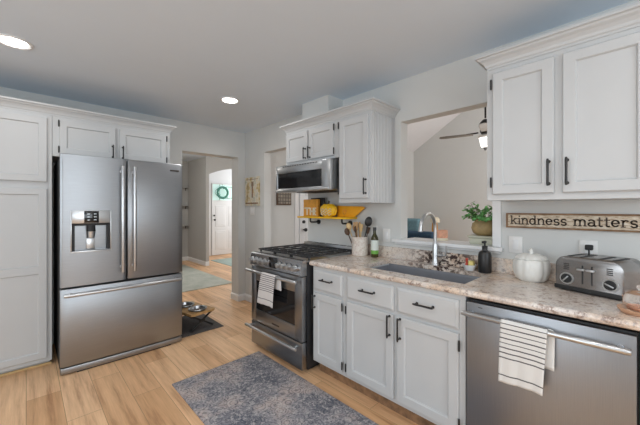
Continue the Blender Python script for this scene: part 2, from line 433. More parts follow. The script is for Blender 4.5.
m = MB(); m.box(-2.5, -2.4, -2.7, -.4, 0, H); m.box(-2.5, -2.4, 2.2, D + .2, 0, H); m.box(-2.5, -2.4, -.4, 2.2, 0, .7); m.box(-2.5, -2.4, -.4, 2.2, 2.28, H)
struct(m.build('wall_left', M['wall'], smooth=False))
m = MB(); m.box(-2.5, -1.2, -2.7, -2.6, 0, H); m.box(1.4, W + .11, -2.7, -2.6, 0, H); m.box(-1.2, 1.4, -2.7, -2.6, 0, .7); m.box(-1.2, 1.4, -2.7, -2.6, 2.28, H)
struct(m.build('wall_back', M['wall'], smooth=False))
# living room shell
gx = 6.5
m = MB(); m.prism([(-1, 0), (3.62, 0), (3.62, 2.66), (.7, zr), (-1, zr - 1.05)], lambda u, v, w_: Vector((gx + w_, u, v)), 0, .1)
struct(m.build('wall_living_gable', M['wall'], smooth=False))
struct(MB().box(W + .11, 6.5, 3.62, 3.72, 0, 2.75).build('wall_living_side', M['wall'], smooth=False))
struct(MB().box(W + .11, 6.5, -1.1, -1, 0, 4.6).build('wall_living_back', M['wall'], smooth=False))
# hall shell
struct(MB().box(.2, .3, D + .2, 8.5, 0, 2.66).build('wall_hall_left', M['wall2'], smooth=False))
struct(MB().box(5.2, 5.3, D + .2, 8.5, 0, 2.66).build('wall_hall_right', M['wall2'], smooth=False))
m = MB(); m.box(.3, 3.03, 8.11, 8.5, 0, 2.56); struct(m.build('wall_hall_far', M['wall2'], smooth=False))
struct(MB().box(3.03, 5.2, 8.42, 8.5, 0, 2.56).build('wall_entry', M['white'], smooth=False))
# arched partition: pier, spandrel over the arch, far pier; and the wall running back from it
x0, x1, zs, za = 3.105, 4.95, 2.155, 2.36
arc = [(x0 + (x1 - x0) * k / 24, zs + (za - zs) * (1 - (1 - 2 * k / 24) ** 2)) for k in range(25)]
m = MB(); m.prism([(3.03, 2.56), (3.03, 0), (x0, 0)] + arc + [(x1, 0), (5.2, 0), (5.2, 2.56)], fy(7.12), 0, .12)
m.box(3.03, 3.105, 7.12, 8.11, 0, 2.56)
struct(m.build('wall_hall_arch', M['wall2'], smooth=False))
# boxed duct above the microwave cabinet
struct(MB().box(2.12, W, 2.09, 2.48, 2.214, H).build('trim_1', M['wall'], smooth=False))

def baseboard(name, pts, h=.095, t=.014):
    m = MB(); crown(m, pts, [(0, 0), (t, 0), (t, h - .02), (t * .5, h - .006), (0, h)])
    return struct(m.build(name, M['white'], smooth=False))
baseboard('baseboard_far', [(2.22, D + .2), (2.22, D), (W, D), (W, 3.52), (W + .11, 3.52)][::-1] if False else [(W + .11, 3.52), (W, 3.52), (W, D), (2.22, D), (2.22, D + .2)][::-1])
baseboard('baseboard_hall', [(.3, 8.11), (3.03, 8.11), (3.03, 7.0), (3.105, 7.0)][0:4], .10)
baseboard('baseboard_living', [(W + .11, 3.62), (2.90, 3.62)], .10)
baseboard('baseboard_entry', [(3.105, 8.42), (3.70, 8.42)], .10)
# bar-height ledge of the pass-through, with an apron under it
m = MB(); m.box(2.287, 2.56, .705, 1.415, 1.0585, 1.084, .003); m.box(2.287, W - .0005, .632, .708, 1.0585, 1.084, .003); m.box(2.287, W - .0005, 1.412, 1.485, 1.0585, 1.084, .003)
m.box(2.312, W - .0005, .65, 1.47, 1.040, 1.0585, .003)
struct(m.build('trim_2', M['white'], smooth=False))
# narrow white casing on the right side of the pass-through
struct(MB().box(W - .012, W - .0005, .645, .698, 1.086, 2.0, .002).build('trim_3', M['white'], smooth=False))

# entry door with a glazed top and its casing, seen through the arch
def entry_door(name, y, xa, xb, glz=True):
    z1 = 2.06
    m = MB()
    if glz:
        m.box(xa, xb, y - .045, y - .005, 0.01, 1.58); m.box(xa, xb, y - .045, y - .005, 2.03, z1)
        m.box(xa, xa + .02, y - .045, y - .005, 1.58, 2.03); m.box(xb - .02, xb, y - .045, y - .005, 1.58, 2.03)
    else: m.box(xa, xb, y - .045, y - .005, .01, z1)
    fn = fy(y - .045)
    wq = (xb - xa - .30) / 2
    for i in range(2):
        u = xa + .1 + i * (wq + .1)
        for a, b_ in ((.15, .70), (.82, 1.42)) if glz else ((.15, .70), (.82, 1.42), (1.54, 1.95)):
            m.rings([[fn(u + k, a + k, h_), fn(u + wq - k, a + k, h_), fn(u + wq - k, b_ - k, h_), fn(u + k, b_ - k, h_)] for k, h_ in ((0, .0), (.01, .008), (.035, .006), (.05, .010))])
    d = struct(m.build(name, M['white'], smooth=False))
    c = MB()
    c.box(xa - .08, xa - .008, y - .02, y - .0005, 0, z1 + .08, .003); c.box(xb + .008, xb + .08, y - .02, y - .0005, 0, z1 + .08, .003); c.box(xa - .0075, xb + .0075, y - .02, y - .0005, z1 + .008, z1 + .08, .003)
    c.build('door_casing', M['white'], d, smooth=False)
    k = MB(); kx = xa + .06; k.cyl((kx, y - .045, 1.02), (kx, y - .085, 1.02), .010, seg=10); k.sph((kx, y - .1, 1.02), .028, seg=12)
    k.cyl((kx, y - .045, 1.14), (kx, y - .065, 1.14), .024, seg=14); k.build('door_knob', M['black'], d)
    if glz:
        g = MB(); g.box(xa + .02, xb - .02, y - .03, y - .02, 1.58, 2.03); g.build('door_glass', M['doorglass'], d, smooth=False)
        g = MB()
        g.tube([Vector(((xa + xb) / 2 + .36 * math.cos(a), y - .036, 1.805 + .17 * math.sin(a))) for a in [k * math.pi / 16 for k in range(32)]], .006, 6, closed=True)
        for s_ in (-1, 1):
            g.cyl(((xa + xb) / 2 + s_ * .22, y - .036, 1.58), ((xa + xb) / 2 + s_ * .22, y - .036, 2.03), .005, seg=6)
        g.build('glazing_bar', M['black'], d)
    return d
entry_door('door_1', 8.42, 3.80, 4.71)
entry_door('door_2', 3.62, 3.02, 3.83, False)

# unseen windows added as light openings behind and left of the camera
def window(name, fn, u0, u1, v0, v1):
    m = MB()
    for a, b_, c_, d_ in ((u0, u1, v0, v0 + .05), (u0, u1, v1 - .05, v1), (u0, u0 + .05, v0 + .05, v1 - .05), (u1 - .05, u1, v0 + .05, v1 - .05), ((u0 + u1) / 2 - .03, (u0 + u1) / 2 + .03, v0 + .05, v1 - .05)):
        m.prism([(a, c_), (b_, c_), (b_, d_), (a, d_)], fn, 0, .06)
    return struct(m.build(name, M['white'], smooth=False))
window('added_window_1', lambda u, v, w_: Vector((-2.45 + w_, u, v)), -.4, 2.2, .7, 2.28)
window('added_window_2', lambda u, v, w_: Vector((u, -2.65 + w_, v)), -1.2, 1.4, .7, 2.28)

# ---------------------------------------------------------------- recessed ceiling lights
def downlight(x, y, label, power, group='recessed ceiling lights'):
    t = thing('recessed_light', label, 'ceiling light', (x, y, H), group)
    m = MB(); m.lathe([(.072, 0), (.098, 0), (.098, -.006), (.086, -.010), (.072, -.004)], (x, y, H - .0005), 32)
    m.build('trim_ring', M['white'], t)
    m = MB(); m.lathe([(0, 0), (.073, 0), (.071, -.006), (0, -.008)], (x, y, H - .0005), 32); m.build('lens', M['lens'], t)
    l = lamp('recessed_lamp', 'AREA', (x, y, H - .02), power, .15, target=(x, y, 0), shape='DISK', color=(1, .98, .96))
    l.parent = t; l.location = (0, 0, -.02)
    return t
LP = 4
downlight(-.06, 2.87, 'round recessed light in the ceiling above the white pantry, nearer the left edge', LP * .7)
downlight(1.50, 2.89, 'round recessed light in the ceiling near the far corner, smaller of the two in view', LP)
for x, y in ((-.06, 1.1), (.9, -.1), (-.06, -.8), (.9, -1.7)):  # unseen fixtures added to help light the room
    downlight(x, y, 'round recessed kitchen ceiling light added outside the photographed view', LP * .9)
def soft_flush(x, y, z, p):  # unseen fixture, added to brighten the hall
    t = thing('added_flush_light', 'white flush ceiling light added to light the hall, hidden above the doorway header', 'ceiling light', (x, y, z))
    MB().lathe([(0, -.09), (.09, -.075), (.14, -.03), (.15, 0)], (x, y, z - .001)).build('shade', M['frost'], t)
    l = lamp('added_hall_lamp', 'POINT', (0, 0, -.16), p, .12, color=(1, .96, .9)); l.parent = t
soft_flush(1.6, 6.0, 2.56, 30)

# ---------------------------------------------------------------- pantry and fridge surround
YF = 3.49
def pantry():
    t = thing('pantry_cabinet', 'tall white two-door pantry cabinet left of the refrigerator, cut by the photo edge', 'cabinet', (-.2, 3.75, 0))
    m = MB(); m.box(-.62, .16, YF, D - .002, .05, 2.145, .002); m.box(-.60, .15, YF + .06, D - .01, 0, .05)
    m.build('body', M['cab'], t, smooth=False)
    m = MB(); m.box(-.62, .158, YF + .045, YF + .0595, 0, .018, .002); m.build('shoe_moulding', M['lightwood'], t)
    fn = fy(YF)
    dn = panel_door(MB(), fn, -.40, .128, .085, 1.517, rails=((.80, .862),)).build('door', M['cab'], t, smooth=False)
    up = panel_door(MB(), fn, -.40, .128, 1.573, 2.115).build('door', M['cab'], t, smooth=False)
    pull(dn, fn, -.36, 1.25, .13, True); pull(up, fn, -.36, 1.72, .10, True)
pantry()
def fridge_cab():
    t = thing('over_fridge_cabinet', 'short white two-door wall cabinet mounted directly above the refrigerator', 'cabinet', (.64, 3.75, 1.80))
    m = MB(); m.box(.162, 1.115, YF, D - .002, 1.80, 2.145, .002); m.build('body', M['cab'], t, smooth=False)
    fn = fy(YF)
    a = panel_door(MB(), fn, .208, .618, 1.825, 2.115, rail=.048).build('door', M['cab'], t, smooth=False)
    b_ = panel_door(MB(), fn, .652, 1.072, 1.825, 2.115, rail=.048).build('door', M['cab'], t, smooth=False)
    pull(a, fn, .594, 1.888, .10, True); pull(b_, fn, .676, 1.888, .10, True)
    for z in (2.085, 1.86): hinge(a, fn, .203, z); hinge(b_, fn, 1.077, z)
fridge_cab()
m = MB(); crown(m, [(-.62, YF), (1.1155, YF), (1.1155, D - .002)], crown_prof(2.146))
m.box(-.62, 1.113, YF + .021, D - .003, 2.2, 2.21)
tag(m.build('crown_moulding', M['cab'], smooth=False), 'long white crown moulding topping the pantry and over-fridge cabinets', 'moulding')

# ---------------------------------------------------------------- refrigerator
def curved_door(x0, x1, z0, z1, yb, yf, bulge=.010, bev=.006, cx=None, half=None):
    m = MB(); n = 16; cx = (x0 + x1) / 2 if cx is None else cx; half = (x1 - x0) / 2 if half is None else half
    def ring(z, k):
        pts = [Vector((x0 + k, yb, z)), Vector((x0 + k, yf + .012, z))]
        for i in range(n + 1):
            x = x0 + k + (x1 - x0 - 2 * k) * i / n
            e = min(1, min(i, n - i) / 1.0 + .0)
            pts.append(Vector((x if 0 < i < n else x, yf + k * .5 + (.004 if i in (0, n) else 0) + bulge * (((x - cx) / half) ** 2), z)))
        pts += [Vector((x1 - k, yf + .012, z)), Vector((x1 - k, yb, z))]
        return pts
    m.rings([ring(z0, bev), ring(z0 + bev, 0), ring(z1 - bev, 0), ring(z1, bev)]); return m
def fridge():
    FY = 3.176; t = thing('refrigerator', 'stainless french-door refrigerator with water dispenser and bottom freezer drawer', 'refrigerator', (.665, 3.58, 0))
    m = MB(); m.box(.197, 1.135, FY + .085, D - .03, .03, 1.768, .004); m.box(.22, 1.11, FY + .12, D - .06, 0, .03)
    m.build('body', M['dark'], t)
    # left door with a dispenser recess, built as four slabs round the hole
    xL0, xL1, zL0, zL1 = .195, .648, .712, 1.786
    hx0, hx1, hz0, hz1 = .265, .527, .995, 1.225
    cxd, hf = .422, .227
    m = MB()
    for a, b_, c_, d_, in ((xL0, hx0, zL0, zL1), (hx1, xL1, zL0, zL1), (hx0, hx1, zL0, hz0), (hx0, hx1, hz1, zL1)):
        n = 8
        def Q(z): return [Vector((a, FY + .075, z))] + [Vector((a + (b_ - a) * i / n, FY + (.006 if (a == xL0 and i == 0) or (b_ == xL1 and i == n) else 0) + .010 * (((a + (b_ - a) * i / n) - cxd) / hf) ** 2, z)) for i in range(n + 1)] + [Vector((b_, FY + .075, z))]
        m.rings([Q(c_), Q(d_)])
    ld = m.build('door', M['steel'], t)
    rd = curved_door(.660, 1.135, zL0, zL1, FY + .075, FY).build('door', M['steel'], t)
    dr = curved_door(.195, 1.135, .070, .694, FY + .075, FY + .002, .012).build('freezer_drawer', M['steel'], t)
    curved_door(.197, 1.133, .012, .058, FY + .06, FY + .008, .012, .003).build('base_grille', M['steel'], t)
    m = MB(); m.box(.30, 1.03, FY + .02, FY + .06, .0005, .011); m.build('grille_shadow_gap', M['dark'], t)
    def vh(x, par):
        m = MB(); y = FY - .052
        m.tube([(x, y, .79), (x, y, .80), (x, y, 1.71), (x, y, 1.72)], [.012, .0145, .0145, .012], 16)
        for z in (.835, 1.675): m.cyl((x, y, z), (x, FY + .008, z), .010, seg=12); m.cyl((x, FY - .004, z), (x, FY + .008, z), .016, seg=14)
        m.build('handle', M['steel2'], par)
    vh(.612, ld); vh(.703, rd)
    m = MB(); y = FY - .045
    m.tube([(.215, y, .652), (.23, y, .652), (1.10, y, .652), (1.115, y, .652)], [.012, .0145, .0145, .012], 16)
    for x in (.26, 1.07): m.cyl((x, y, .652), (x, FY + .012, .652), .010, seg=12)
    m.build('handle', M['steel2'], dr)
    # dispenser
    m = MB(); m.box(.258, .534, FY - .004, FY + .004, .985, .996, .002); m.box(.258, .266, FY - .004, FY + .004, .996, 1.33, .002); m.box(.526, .534, FY - .004, FY + .004, .996, 1.33, .002)
    m.box(.266, .526, FY - .003, FY + .004, 1.225, 1.33, .002)
    df = m.build('dispenser_frame', M['steel2'], ld)
    m = MB(); m.box(.345, .445, FY - .006, FY - .003, 1.228, 1.327, .001); m.build('display', M['glassblack'], df)
    m = MB(); fn = fy(FY - .0061)
    for x, z in ((.365, 1.30), (.365, 1.275), (.365, 1.25), (.41, 1.30), (.41, 1.275), (.41, 1.25)): MB().prism([(x, z), (x + .018, z), (x + .018, z + .004), (x, z + .004)], fn, 0, .0006).build('display_mark', M['steel2'], df)
    m = MB(); m.box(.266, .526, FY + .066, FY + .072, .996, 1.225); m.box(.266, .526, FY + .01, FY + .066, .996, .999); m.build('dispenser_recess', M['steeld'], df)
    m = MB(); m.box(.2665, .285, FY + .004, FY + .062, 1.0, 1.222); m.box(.507, .5255, FY + .004, FY + .062, 1.0, 1.222); m.box(.286, .506, FY + .012, FY + .062, 1.205, 1.222); m.build('recess_cheek', M['dark'], df)
    m = MB(); m.cyl((.395, FY + .03, 1.205), (.395, FY + .03, 1.155), .030, .032, 20); m.build('nozzle', M['dark'], df)
    m = MB(); m.lathe([(.026, .0), (.033, .06), (.031, .062), (.030, .06), (.024, .005), (0, .005)], (.395, FY + .035, 1.10)); m.box(.365, .425, FY + .052, FY + .06, 1.0, 1.10, .003); m.build('paddle', M['steel2'], df)
    # badge on the right door
    fn = fy(FY + .009)
    m = MB(); m.prism([(1.015, 1.712), (1.10, 1.712), (1.10, 1.727), (1.015, 1.727)], fn, 0, .007); m.build('badge', M['ink'], rd)
fridge()

# ---------------------------------------------------------------- hall things
tag(MB().box(1.55, 2.70, 5.06, 7.50, .0005, .010, .003).build('runner_rug', M['hallrug']), 'large pale grey-green rug on the hall floor beyond the doorway', 'rug')
tag(MB().box(3.43, 4.35, 6.45, 7.64, .0005, .010, .003).build('entry_rug', M['mint']), 'small pale mint rug on the wood floor in front of the far white door', 'rug')
def wreath():
    c = Vector((4.09, 8.28, 1.80)); t = thing('wreath', 'round green wreath hanging on the glass of the far white door', 'wreath', c)
    m = MB(); ri = random.Random(3)
    m.tube([c + Vector((.155 * math.cos(a), .03, .155 * math.sin(a))) for a in [k * math.pi / 16 for k in range(32)]], .032, 8, closed=True)
    for k in range(150):
        a = ri.random() * 6.283; r = .155 + ri.uniform(-.035, .035); p = c + Vector((r * math.cos(a), ri.uniform(-.01, .05), r * math.sin(a)))
        q = p + Vector((ri.uniform(-.03, .03), ri.uniform(-.03, .0), ri.uniform(-.03, .03)))
        m.cyl(p, q, .008, .001, 5)
    m.build('foliage', M['wreath'], t)
    m = MB(); m.tube([(4.09, 8.31, 1.96), (4.09, 8.33, 2.03), (4.09, 8.372, 2.055)], .003, 6); m.build('hanger', M['black'], t)
wreath()
for i, (z, l) in enumerate(((1.87, 'topmost of three small dark shelves at the left inside the hall doorway'), (1.40, 'middle of three small dark shelves at the left inside the hall doorway'), (.90, 'lowest of three small dark shelves at the left inside the hall doorway'))):
    t = thing('wall_shelf', l, 'shelf', (2.85, 8.0, z), 'small hall shelves')
    MB().box(2.66, 3.02, 7.97, 8.109, z, z + .018, .002).build('board', M['wall2'], t)
    for x in (2.80, 2.96):
        m = MB(); m.box(x, x + .014, 7.98, 8.109, z - .014, z - .0005); m.box(x, x + .014, 8.095, 8.109, z - .07, z - .0135)
        m.build('bracket', M['black'], t)

# pet feeding station and its mat
tag(MB().box(1.15, 1.63, 3.28, 3.93, .0005, .006, .002).build('pet_mat', M['darkmat']), 'dark charcoal rubber mat on the floor right of the refrigerator', 'mat')
def feeder():
    c = (1.37, 3.56, .0065); t = thing('pet_feeder', 'raised wooden pet feeding stand with crossed dark legs beside refrigerator', 'pet stand', c, rz=R(12))
    m = MB(); hw, hl = .15, .24; zt = .20
    # board with two round holes: built from a ring of quads round each hole
    for s_ in (-1, 1):
        cy = s_ * hl / 2; n = 32; rr = .082; A = []; B = []
        for k in range(n):
            a = k / n * 2 * math.pi; dx, dy = math.cos(a), math.sin(a)
            sc = min(hw / max(1e-6, abs(dx)), (hl / 2) / max(1e-6, abs(dy)))
            A.append((rr * dx, cy + rr * dy)); B.append((sc * dx, cy + sc * dy))
        m.rings([[Vector((*p, zt)) for p in A], [Vector((*p, zt)) for p in B], [Vector((*p, zt - .022)) for p in B], [Vector((*p, zt - .022)) for p in A], [Vector((*p, zt)) for p in A]], cap0=False, cap1=False)
    m.build('top_board', M['wood'], t, local=True)
    for y in (-.20, .20):
        m = MB()
        for s_ in (-1, 1):
            m.tube([(s_ * .14, y, .0125), (s_ * .02, y, .085), (-s_ * .02, y, .11), (-s_ * .13, y, .176)], .011, 8)
        m.box(-.03, .03, y - .012, y + .012, .08, .115, .003)
        m.build('cross_leg', M['black'], t, local=True)
    m = MB(); m.box(-.012, .012, -.19, .19, .088, .106, .003); m.build('stretcher', M['black'], t, local=True)
    Mx = Matrix.Translation(c) @ Matrix.Rotation(R(12), 4, 'Z')
    for s_, l in ((-1, 'nearer steel bowl set in the wooden pet feeding stand'), (1, 'farther steel bowl set in the wooden pet feeding stand')):
        p = Mx @ Vector((0, s_ * .12, .2005))
        b_ = MB().lathe([(0, -.05), (.06, -.05), (.078, -.006), (.080, .002), (.100, .004), (.101, .0005), (.0825, .0), (.080, -.006), (.062, -.053), (0, -.053)], (p.x, p.y, p.z + .016), 32)
        tag(b_.build('pet_bowl', M['steel2']), l, 'bowl', 'steel pet bowls')
        tag(MB().lathe([(0, -.045), (.061, -.045), (.069, -.025), (.03, -.012), (0, -.010)], (p.x, p.y, p.z + .016), 20).build('pet_food', M['darkwood']), 'brown kibble in the %s steel pet bowl' % ('nearer' if s_ < 0 else 'farther'), 'pet food', kind='stuff')
feeder()

# ---------------------------------------------------------------- wall items by the corner
m = MB(); m.box(W - .022, W - .0005, 3.62, 3.99, 1.385, 1.79, .002)
o = m.build('canvas_print', M['art'], smooth=False); tag(o, 'small rustic canvas picture with cream and gold tones by room corner', 'picture')
m = MB(); fn = fx(W - .0222)
m.prism([(3.77, 1.50), (3.80, 1.50), (3.80, 1.72), (3.77, 1.72)], fn, 0, .0015)
for k in range(3): m.prism([(3.75 + k * .028, 1.66), (3.757 + k * .028, 1.66), (3.757 + k * .028, 1.73), (3.75 + k * .028, 1.73)], fn, 0, .0015)
m.build('utensil_motif', M['signframe'], o)
m = MB(); m.box(W - .0225, W - .018, 3.64, 3.97, 1.755, 1.762); m.build('painted_border', M['signframe'], o)
m = MB(); m.box(W - .0228, W - .018, 3.64, 3.97, 1.41, 1.43); m.build('painted_border', M['signframe'], o)
def plate(name, label, cat, Y0, Y1, z0, z1, kind, group=None):
    t = thing(name, label, cat, (W, (Y0 + Y1) / 2, z0), group)
    MB().box(W - .007, W - .0005, Y0, Y1, z0, z1, .002).build('cover_plate', M['plastic'], t)
    yc, zc = (Y0 + Y1) / 2, (z0 + z1) / 2
    if kind == 'switch':
        n = max(1, round((Y1 - Y0) / .05) - 0) if (Y1 - Y0) > .1 else 1
        for i in range(n):
            y = yc + (i - (n - 1) / 2) * .046
            MB().box(W - .011, W - .007, y - .016, y + .016, zc - .033, zc + .033, .002).build('rocker', M['white'], t)
    else:
        for s_ in (-1, 1):
            MB().box(W - .009, W - .007, yc - .017, yc + .017, zc + s_ * .020 - .014, zc + s_ * .020 + .014, .001).build('socket', M['white'], t)
    return t
plate('light_switch', 'white light switch plate under the rustic picture by the corner', 'switch', 3.76, 3.87, 1.255, 1.37, 'switch')
plate('light_switch', 'white rocker switch plate beside the bottle, left of the pass-through', 'switch', 1.525, 1.60, 1.05, 1.165, 'switch')
plate('wall_outlet', 'white two-gang wall plate between the white pumpkin and pass-through', 'outlet', .52, .60, 1.055, 1.165, 'switch')
out = plate('wall_outlet', 'white outlet with black plug behind the toaster', 'outlet', .158, .238, 1.06, 1.165, 'socket')

# ---------------------------------------------------------------- microwave cabinet and microwave
XU = 1.985
def mw_cab():
    t = thing('upper_cabinet', 'white upper cabinet over microwave with tall beadboard-sided right section', 'cabinet', (2.15, 2.0, 1.42))
    m = MB()
    m.box(XU, W - .002, 1.845, 2.60, 1.80, 2.13, .002)
    m.box(XU, W - .002, 1.500, 1.843, 1.395, 2.13, .002)
    m.build('body', M['cab'], t, smooth=False)
    # beadboard end panel
    m = MB(); n = 13; xs = [XU + .045 + (W - .02 - XU - .045) * k / n for k in range(n + 1)]
    pr = [(XU, 0), (XU, .006)]
    for x in xs: pr += [(x - .004, .006), (x - .002, .001), (x + .002, .001), (x + .004, .006)]
    pr += [(W - .003, .006), (W - .003, 0)]
    m.prism(pr, lambda u, v, w_: Vector((u, 1.4995 - v, w_)), 1.395, 2.13)
    m.build('beadboard_panel', M['cab'], t, smooth=False)
    fn = fx(XU)
    a = panel_door(MB(), fn, 2.245, 2.575, 1.822, 2.105, rail=.045).build('door', M['cab'], t, smooth=False)
    b_ = panel_door(MB(), fn, 1.895, 2.225, 1.822, 2.105, rail=.045).build('door', M['cab'], t, smooth=False)
    c_ = panel_door(MB(), fn, 1.512, 1.822, 1.432, 2.105, rail=.05).build('door', M['cab'], t, smooth=False)
    pull(a, fn, 2.268, 1.885, .09, True); pull(b_, fn, 2.203, 1.885, .09, True); pull(c_, fn, 1.533, 1.527, .11, True)
    for z in (2.07, 1.86): hinge(b_, fn, 1.888, z)
    for z in (2.07, 1.50): hinge(c_, fn, 1.832, z)
    t.location.y -= .018
mw_cab()
m = MB(); crown(m, [(W - .002, 1.4745), (XU, 1.4745), (XU, 2.5825), (W - .002, 2.5825)][::-1], crown_prof(2.131))
m.box(XU + .021, W - .003, 1.497, 2.558, 2.195, 2.205)
tag(m.build('crown_moulding', M['cab'], smooth=False), 'white crown moulding on top of the cabinet over the microwave', 'moulding')
def microwave():
    X0 = 1.905; t = thing('microwave', 'low stainless over-the-range microwave under the white upper cabinet', 'microwave', (2.1, 2.25, 1.50))
    y0, y1, z0, z1 = 1.885, 2.655, 1.512, 1.785
    y0 = 1.852; y1 = 2.655
    MB().box(X0 + .04, W - .004, y0, y1, z0 + .006, z1 + .006, .004).build('body', M['steeld'], t)
    m = MB(); wy0, wy1, wz0, wz1 = 1.965, 2.63, 1.55, 1.705
    m.box(X0, X0 + .038, y0, wy0, z0, z1, .004); m.box(X0, X0 + .038, wy1, y1, z0, z1, .004); m.box(X0 + .001, X0 + .038, wy0 - .004, wy1 + .004, wz1, z1, .003); m.box(X0 + .001, X0 + .038, wy0 - .004, wy1 + .004, z0, wz0, .003)
    d = m.build('door', M['steel2'], t)
    MB().box(X0 + .008, X0 + .03, wy0, wy1, wz0, wz1).build('window', M['glassblack'], d)
    m = MB(); m.box(X0 - .012, X0 + .001, y0 + .02, y1 - .02, z0 + .004, z0 + .026, .005); m.build('lower_trim', M['steel2'], d)
    m = MB()
    for k in range(14): m.box(X0 - .0006, X0 + .002, 2.02 + k * .038, 2.045 + k * .038, 1.768, 1.774)
    m.build('vent_slots', M['dark'], t)
    m = MB(); m.box(2.02, 2.28, 2.0, 2.45, z0 + .0, z0 + .0055); m.build('grease_filter', M['dark'], t)
microwave()

# ---------------------------------------------------------------- right upper cabinet
XR = 1.98
def r_cab():
    t = thing('upper_cabinet', 'large white two-door upper cabinet above the toaster, cut by photo edge', 'cabinet', (2.15, .27, 1.395))
    m = MB(); m.box(XR, W - .002, -.10, .625, 1.395, 2.165, .002); m.build('body', M['cab'], t, smooth=False)
    fn = fx(XR)
    a = panel_door(MB(), fn, .302, .590, 1.43, 2.135, rail=.05).build('door', M['cab'], t, smooth=False)
    b_ = panel_door(MB(), fn, -.05, .267, 1.43, 2.135, rail=.05).build('door', M['cab'], t, smooth=False)
    pull(a, fn, .323, 1.535, .115, True); pull(b_, fn, .248, 1.535, .115, True)
    for z in (2.07, 1.50): hinge(a, fn, .597, z)
r_cab()
m = MB(); crown(m, [(W - .002, .6255), (XR, .6255), (XR, -.10)], [(a, b_) for a, b_ in crown_prof(2.166)])
m.box(XR + .021, W - .003, -.10, .60, 2.2, 2.24)
tag(m.build('crown_moulding', M['cab'], smooth=False), 'white crown moulding on top of the large cabinet above the toaster', 'moulding')

# ---------------------------------------------------------------- base cabinets, counter, sink
XB = 1.695
def carcass(y0, y1, t, rail=True):
    m = MB(); m.box(XB, W - .003, y0, y0 + .018, .11, .882); m.box(XB, W - .003, y1 - .018, y1, .11, .882)
    m.box(XB + .018, W - .003, y0 + .018, y1 - .018, .11, .128); m.box(W - .012, W - .003, y0 + .018, y1 - .018, .128, .882)
    m.box(XB, XB + .018, y0 + .018, y1 - .018, .11, .14); m.box(XB, XB + .018, y0 + .018, y1 - .018, .665, .70); m.box(XB, XB + .018, y0 + .018, y1 - .018, .845, .882)
    for a, b_ in ((.14, .665), (.70, .845)):
        m.box(XB, XB + .018, y0 + .018, y0 + .05, a, b_); m.box(XB, XB + .018, y1 - .05, y1 - .018, a, b_)
        if 1.0 < y1 < 1.487 and y1 - y0 > .7: m.box(XB, XB + .018, 1.045, 1.085, a, b_)
    m.build('body', M['cab'], t, smooth=False)
    MB().box(XB + .07, XB + .085, y0, y1, 0, .11).build('toe_kick', M['signframe'], t, smooth=False)
fnb = fx(XB)
def base1():
    t = thing('base_cabinet', 'narrow white base cabinet with one drawer right beside the range', 'cabinet', (2.0, 1.67, 0))
    carcass(1.488, 1.842, t)
    d = slab_front(MB(), fnb, 1.515, 1.822, .695, .852).build('drawer', M['cab'], t, smooth=False); pull(d, fnb, 1.665, .788, .10, False)
    c_ = panel_door(MB(), fnb, 1.515, 1.822, .138, .672).build('door', M['cab'], t, smooth=False); pull(c_, fnb, 1.803, .60, .09, True)
    for z in (.62, .19): hinge(c_, fnb, 1.510, z)
def base2():
    t = thing('base_cabinet', 'wide white sink base cabinet with two doors and two drawer fronts', 'cabinet', (2.0, 1.07, 0))
    carcass(.640, 1.486, t)
    for a, b_, cu, hu, hg in ((1.078, 1.468, 1.272, 1.102, 1.473), (.672, 1.052, .862, 1.026, .666)):
        d = slab_front(MB(), fnb, a, b_, .695, .852).build('drawer_front', M['cab'], t, smooth=False); pull(d, fnb, cu, .785, .10, False)
        c_ = panel_door(MB(), fnb, a, b_, .138, .672).build('door', M['cab'], t, smooth=False); pull(c_, fnb, hu, .60, .12, True)
        for z in (.61, .19): hinge(c_, fnb, hg, z)
def base3():
    t = thing('base_cabinet', 'white base cabinet edge right of the dishwasher, mostly outside the photo', 'cabinet', (2.0, -.3, 0))
    carcass(-.60, -.008, t)
    panel_door(MB(), fnb, -.58, -.04, .138, .672).build('door', M['cab'], t, smooth=False); slab_front(MB(), fnb, -.58, -.04, .695, .852).build('drawer', M['cab'], t, smooth=False)
base1(); base2(); base3()
SX0, SX1, SY0, SY1 = 1.800, 2.215, .685, 1.462
m = MB(); zt, zb = .918, .884
pr = [(1.800, zb), (1.676, zb), (1.668, zb + .006), (1.665, zb + .017), (1.668, zt - .006), (1.676, zt), (1.800, zt)]
m.prism(pr, lambda u, v, w_: Vector((u, w_, v)), -.62, 1.860)
m.box(1.800, 2.305, SY1, 1.860, zb, zt); m.box(1.800, 2.305, -.62, SY0, zb, zt); m.box(SX1, 2.305, SY0, SY1, zb, zt)
m.box(2.305, W - .0008, -.62, 1.860, zb, 1.012)
tag(m.build('countertop', M['granite'], smooth=False), 'long speckled beige and brown granite countertop with short backsplash', 'countertop')
m = MB(); th = .004; zb_ = .70
def srect(k, z): return [Vector((SX0 - .01 + k, SY0 - .01 + k, z)), Vector((SX1 + .01 - k, SY0 - .01 + k, z)), Vector((SX1 + .01 - k, SY1 + .01 - k, z)), Vector((SX0 - .01 + k, SY1 + .01 - k, z))]
m.rings([srect(-.012, .8835), srect(.0, .8835), srect(.004, .87), srect(.010, zb_ + .02), srect(.03, zb_)][::1], cap0=False)
m.rings([srect(-.012, .8835), srect(-.012, .879), srect(-.004, .879), srect(.004, zb_ - .004), ], cap0=False)
sk = m.build('kitchen_sink', M['sinkbasin'], smooth=False); tag(sk, 'undermount grey stainless sink basin set in the granite countertop', 'sink')
MB().lathe([(0, .004), (.03, .004), (.045, .002), (.045, 0)], (2.02, 1.08, zb_ + .0005)).build('drain', M['steel2'], sk)

